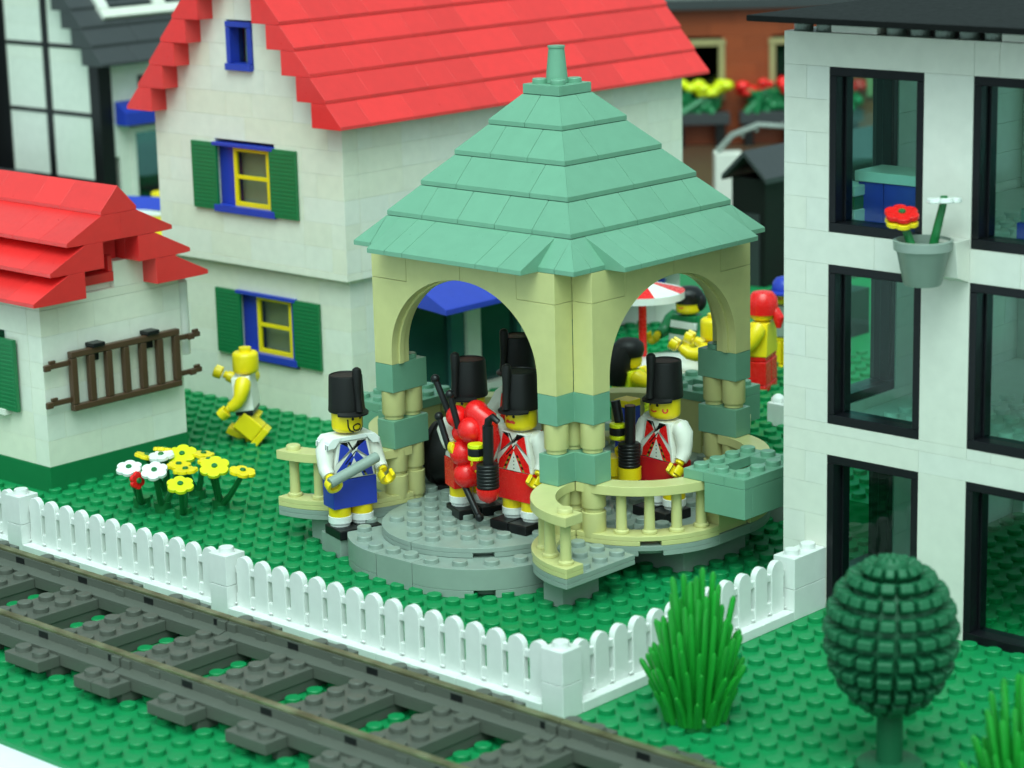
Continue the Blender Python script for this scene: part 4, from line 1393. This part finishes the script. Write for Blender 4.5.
# ================================================================ timber framed house, far left
td = empty('timber_house', (-80.75, 44.55, 0), 0, 'white timber framed house with black beams and dark roof', 'house')
m = MB()
m.box(-16, -1.0, 0, 1, 0.02, 13.4)
for k in range(12):
    zb = 13.4 + k * 1.2
    x1 = -1.0 - (k + .4) * 1.0
    m.box(-16, x1, 0, 1, zb, zb + 1.2)
m.box(-1, -.02, .01, 1.4, 7.0, 13.3)
m.box(-1.0, -.02, 1.41, 22, 10.0, 13.3)
m.box(-1.0, -.02, 6.61, 22, 0, 9.09); m.box(-1.0, -.02, 1.41, 22, 9.1, 9.99)
m.box(-1.0, -.02, 1.41, 2.4, 0, 9.09)
m.build('wall', WHITE, td, bevel=.02)
m = MB()
m.box(-1.0, .08, -.1, .99, 0, 13.6)
m.box(-6.0, -5.3, -.08, -.001, 0, 20); m.box(-12.6, -10.2, -.08, -.001, 0, 24)
m.build('beam', BLACK, td, bevel=.02)
m = MB()
for z in (5.2, 9.75, 14.35): m.box(-10.15, -1.02, -.05, -.001, z, z + .3)
m.build('cross_beam', BLACK, td, bevel=.02)
m = MB()
for k in range(9):
    zb = 13.4 + k * 1.2; co = 1.6 - k
    y = -.9
    while y < 24:
        e = min(y + random.choice((3, 4, 4)), 24)
        m.prism([(co, zb), (co, zb + .2), (co - 1.0, zb + 1.19), (co - 2.2, zb + 1.19), (co - 2.2, zb)], 'y', y + .01, e - .01)
        y = e
m.build('roof', DKSAND, td, bevel=.02)
sk = empty('skylight'); sk.parent = td
m = MB()
# frame lies in the slope of the roof
def slope(y0, y1, u0, u1, th):
    P = lambda y, u, o: (1.2 - u * .64 + o * .77, y, 13.7 + u * .77 + o * .64)
    vs = [P(y0, u0, 0), P(y1, u0, 0), P(y1, u1, 0), P(y0, u1, 0), P(y0, u0, th), P(y1, u0, th), P(y1, u1, th), P(y0, u1, th)]
    m.add(vs, [(0, 3, 2, 1), (4, 5, 6, 7), (0, 1, 5, 4), (1, 2, 6, 5), (2, 3, 7, 6), (3, 0, 4, 7)])
slope(1.2, 12.0, 3.2, 3.9, .5); slope(1.2, 12.0, 8.2, 8.9, .5); slope(1.2, 2.0, 3.91, 8.19, .5); slope(6.0, 6.9, 3.91, 8.19, .5); slope(11.2, 12.0, 3.91, 8.19, .5)
m.build('frame', WHITE, sk, bevel=.03)
m = MB(); slope(1.5, 11.8, 3.6, 8.5, .2); m.build('pane', GLASSD, sk)
w = empty('upper_window'); w.parent = td
m = MB(); m.box(-.05, .05, 3.3, 4.7, 10.6, 12.4); m.build('pane', DKSAND, w)
w = empty('shop_window'); w.parent = td
m = MB(); m.box(-.8, .1, 2.41, 2.8, .3, 8.9); m.box(-.8, .1, 6.2, 6.6, .3, 8.9); m.box(-.8, .1, 2.81, 6.19, 8.5, 8.9); m.box(-.8, .1, 2.81, 6.19, .3, 3.2); m.build('frame', WHITE, w, bevel=.02)
m = MB(); m.box(-.5, -.4, 2.81, 6.19, 3.2, 8.5); m.build('pane', GLASSD, w)
m = MB(); m.prism([(0.0, 10.8), (1.2, 10.1), (1.2, 9.2), (0.0, 9.2)], 'y', 1.2, 12)
m.build('awning', BLUE, td, bevel=.03)
# dark building at the far left edge
dk = empty('black_building', (-96, 42.0, 0), 0, 'black building at the far left edge beside the timber framed house', 'building')
m = MB(); m.box(-14, 2.4, 0, 14, 0.02, 26); m.build('wall', BLACKD, dk, bevel=.02)
m = MB(); m.box(-3.5, 1.2, -.1, -.001, 4.2, 8.0); m.build('window', DKSAND, dk)
bu = MB()
rb = random.Random(5)
for i in range(60):
    a, rr = rb.uniform(0, 6.28), rb.uniform(0, 1.5)
    bu.ball((rr * math.cos(a), rr * math.sin(a) * .8, rb.uniform(.3, 1.5)), rb.uniform(.3, .5), 8, 6)
bo = bu.build('green_shrub', GREENB); bo.location = (-88.2, 38.2, 6.2)
# ledge that carries the shrub
lg = MB(); lg.box(-95, -84.5, 36.5, 41.5, 0.02, 6.15)
lo = lg.build('grey_wall', DKSAND, None, bevel=.03); tag(lo, 'low grey wall block under the green shrub at far left', 'wall')
tag(bo, 'green shrub on a grey wall at the far left edge', 'shrub')
# things between the timber house and the white house
stl = empty('barrel', (-70.5, 41.5, 0), 0, 'tall yellow and grey barrel display in front of the shop window', 'barrel')
m = MB(); m.cyl(0, 0, .01, 5.0, 1.0, 20); m.build('stand', LGREY, stl, bevel=.03)
m = MB(); m.cyl(0, 0, 5.01, 6.1, 1.0, 20); m.build('barrel_body', YEL, stl, bevel=.05)
m = MB(); m.cyl(1.2, 1.2, .01, 7.2, .55, 16)
rp = m.build('red_post', DKRED); rp.location = (-71.2, 42.8, 0); tag(rp, 'dark red post beside the yellow barrel', 'post')
stand = empty('market_stall', (-64.5, 36.2, 0), R(20), 'yellow market stall with blue and white canopy and red front behind the cottage roof', 'stall')
m = MB(); m.box(-2.2, 2.2, -1.2, 1.2, .01, 4.4); m.build('counter', REDF, stand, bevel=.03)
m = MB(); m.prism([(-1.5, 4.41), (1.5, 4.41), (1.2, 5.6), (-1.0, 6.0)], 'x', -2.3, 2.3); m.build('goods', YEL, stand, bevel=.05)
m = MB(); m.prism([(-1.3, 6.4), (1.3, 6.4), (0, 7.0)], 'x', -2.5, 2.5); m.build('canopy', BLUE, stand, bevel=.03)
m = MB(); m.box(-2.3, -1.9, -1, -.7, 4.5, 6.4); m.box(1.9, 2.3, .7, 1.0, 4.5, 6.4); m.build('post', PURE, stand)
wt = MB(); wt.box(-2.2, 2.2, -1.4, 1.4, .01, 5.4)
wto = wt.build('white_box', PURE, None, bevel=.1); wto.location = (-69.5, 37.5, 0); tag(wto, 'big white box behind the ridge of the cottage roof', 'box')

# ================================================================ brick red building, far right background
br = empty('brick_building', (-79.5, 113.0, 0), R(43), 'brick red building with tan window frames and flower boxes', 'building')
m = MB()
W_ = [(-5.2, -1.0, 4.0, 8.9), (3.4, 7.6, 4.0, 8.9), (-14, -9.8, 4.0, 8.9), (12, 16.2, 4.0, 8.9)]
bricks(m, 'x', -20, 24, 0, 1, 0.0, 10, holes=W_, lens=(4, 6, 8))
m.build('wall', BRICKR, br, bevel=.02)
for (a, b, c, d) in W_:
    w = empty('window'); w.parent = br
    m = MB(); m.box(a - .3, b + .3, -.25, .3, d - .1, d + .45); m.box(a - .25, a + .3, -.2, .3, c, d - .11); m.box(b - .3, b + .25, -.2, .3, c, d - .11)
    m.build('frame', DTAN, w, bevel=.02)
    m = MB(); m.box(a + .3, b - .3, .5, .6, c, d); m.build('pane', GLASSD, w)
m = MB(); m.box(-20, 24, 8, 8.4, 0, 12); m.build('inner_wall', BLACKD, br)
m = MB(); m.box(-20.5, 24.5, -.9, 1.0, 12.01, 12.9); m.build('eave_shadow_strip', DKSAND, br, bevel=.03)  # charcoal strip stands in for the shadow under the eaves
m = MB()
for k in range(5):
    zb = 12.9 + k * 1.2; co = -.9 + k * 1.6
    m.prism([(co, zb), (co, zb + .25), (co + 1.6, zb + 1.19), (co + 4, zb + 1.19), (co + 4, zb)], 'x', -20.5, 24.5)
m.build('roof', GREYROOF, br, bevel=.02)
m = MB(); m.box(5.3, 6.3, 1.4, 2.0, 5.2, 7.6); m.build('lamp', PURE, br, bevel=.2)
def flower_box(x, mt, label, seed):
    rn = random.Random(seed)
    th = R(43); bx = Vector((-79.5 + x * math.cos(th) + 1.2 * math.sin(th), 113.0 + x * math.sin(th) - 1.2 * math.cos(th), 2.1))
    o = empty('flower_box', bx, th, label, 'flower box')
    m = MB(); m.box(-2.6, 2.6, -.8, .8, 0, 1.0); m.build('trough', DKSAND, o, bevel=.04)
    for sx in (-1.8, 1.8):
        m = MB(); m.box(sx - .4, sx + .4, -.6, .6, -2.08, -.01); m.build('leg', BLACKD, o)
    m = MB()
    for i in range(9):
        m.tube([(rn.uniform(-2.2, 2.2), rn.uniform(-.5, .5), .9), (rn.uniform(-2.3, 2.3), rn.uniform(-.6, .6), 2.9)], [.4, .3], 7)
    for i in range(14): m.ball((rn.uniform(-2.2, 2.2), rn.uniform(-.6, .6), rn.uniform(1.2, 2.5)), .5, 8, 6)
    m.build('leaves', GREENB, o)
    m = MB()
    for i in range(13):
        m.ball((rn.uniform(-2.5, 2.5), rn.uniform(-.7, .7), rn.uniform(2.7, 3.6)), rn.uniform(.45, .75), 10, 7, (1, 1, .7))
    m.build('blossoms', mt, o)
flower_box(-3.1, LIME, 'flower box with yellow blooms under the left window of the brick building', 1)
flower_box(3.0, REDF, 'flower box with red blooms, left of the two on the brick building', 2)
flower_box(8.6, REDF, 'flower box with red blooms partly hidden by the white building', 4)
# black shed with charcoal roof in front
sh = empty('black_shed', (-40.0, 63.0, 0), 0, 'black shed with charcoal gable roof in front of the brick building', 'shed')
m = MB(); m.box(-1.3, 1.3, 0, 16.0, 0.02, 6.8); m.build('wall', BLACKD, sh, bevel=.03)
m = MB(); m.prism([(-1.75, 6.6), (0, 8.2), (1.75, 6.6), (1.75, 6.95), (0, 8.6), (-1.75, 6.95)], 'y', -.5, 16.5)
m.build('roof', DKSAND, sh, bevel=.03)
m = MB(); m.box(-.9, .9, -.08, -.01, .02, 4.6); m.build('door', DKSAND, sh)
pil = empty('white_arbour', (-55.0, 80.4, 0), R(43), 'white arbour with arched trellis top beside the black shed', 'arbour')
m = MB(); m.box(-1.0, 1.0, -1, 1, .01, 5.2); m.build('pillar', WHITE, pil, bevel=.05)
m = MB()
for y in (-.6, .6):
    m.tube([(-.8, y, 5.2), (.3, y, 6.4), (2.2, y, 7.1), (4.5, y, 6.9)], .13, 8)
for i in range(5):
    x = .0 + i * 1.0; z = 6.0 + 1.05 * math.sin(i * .42)
    m.tube([(x, -.6, z), (x, .6, z)], .15, 6)
m.build('trellis', GREYROOF, pil)
m = MB(); m.box(1.02, 2.4, -1, 1, .01, 4.6); m.build('side_panel', BRICKR, pil, bevel=.03)
sb = MB()
rb = random.Random(8)
for i in range(50):
    a, rr = rb.uniform(0, 6.28), rb.uniform(0, 1.3)
    sb.ball((rr * math.cos(a), rr * math.sin(a), rb.uniform(.3, 2.6)), rb.uniform(.3, .55), 8, 6)
so = sb.build('round_shrub', GREENB); so.location = (-24.0, 48.0, 4.1)
tag(so, 'round green shrub on the wall behind the blue capped figure', 'shrub')
pw = MB(); pw.box(-2, 2, -2, 2, 1.61, 4.1)
pwo = pw.build('black_plinth', BLACKD, None, bevel=.03); pwo.location = (-24.0, 48.0, 0); tag(pwo, 'black plinth carrying the round shrub on the terrace', 'plinth')
# hall wall far behind everything
hwall = MB(); hwall.box(-600, -590, -200, 700, -100, 200)
ho = hwall.build('hall_wall', FLOORM); tag(ho, 'dim hall wall far behind the model town', None, kind='structure')
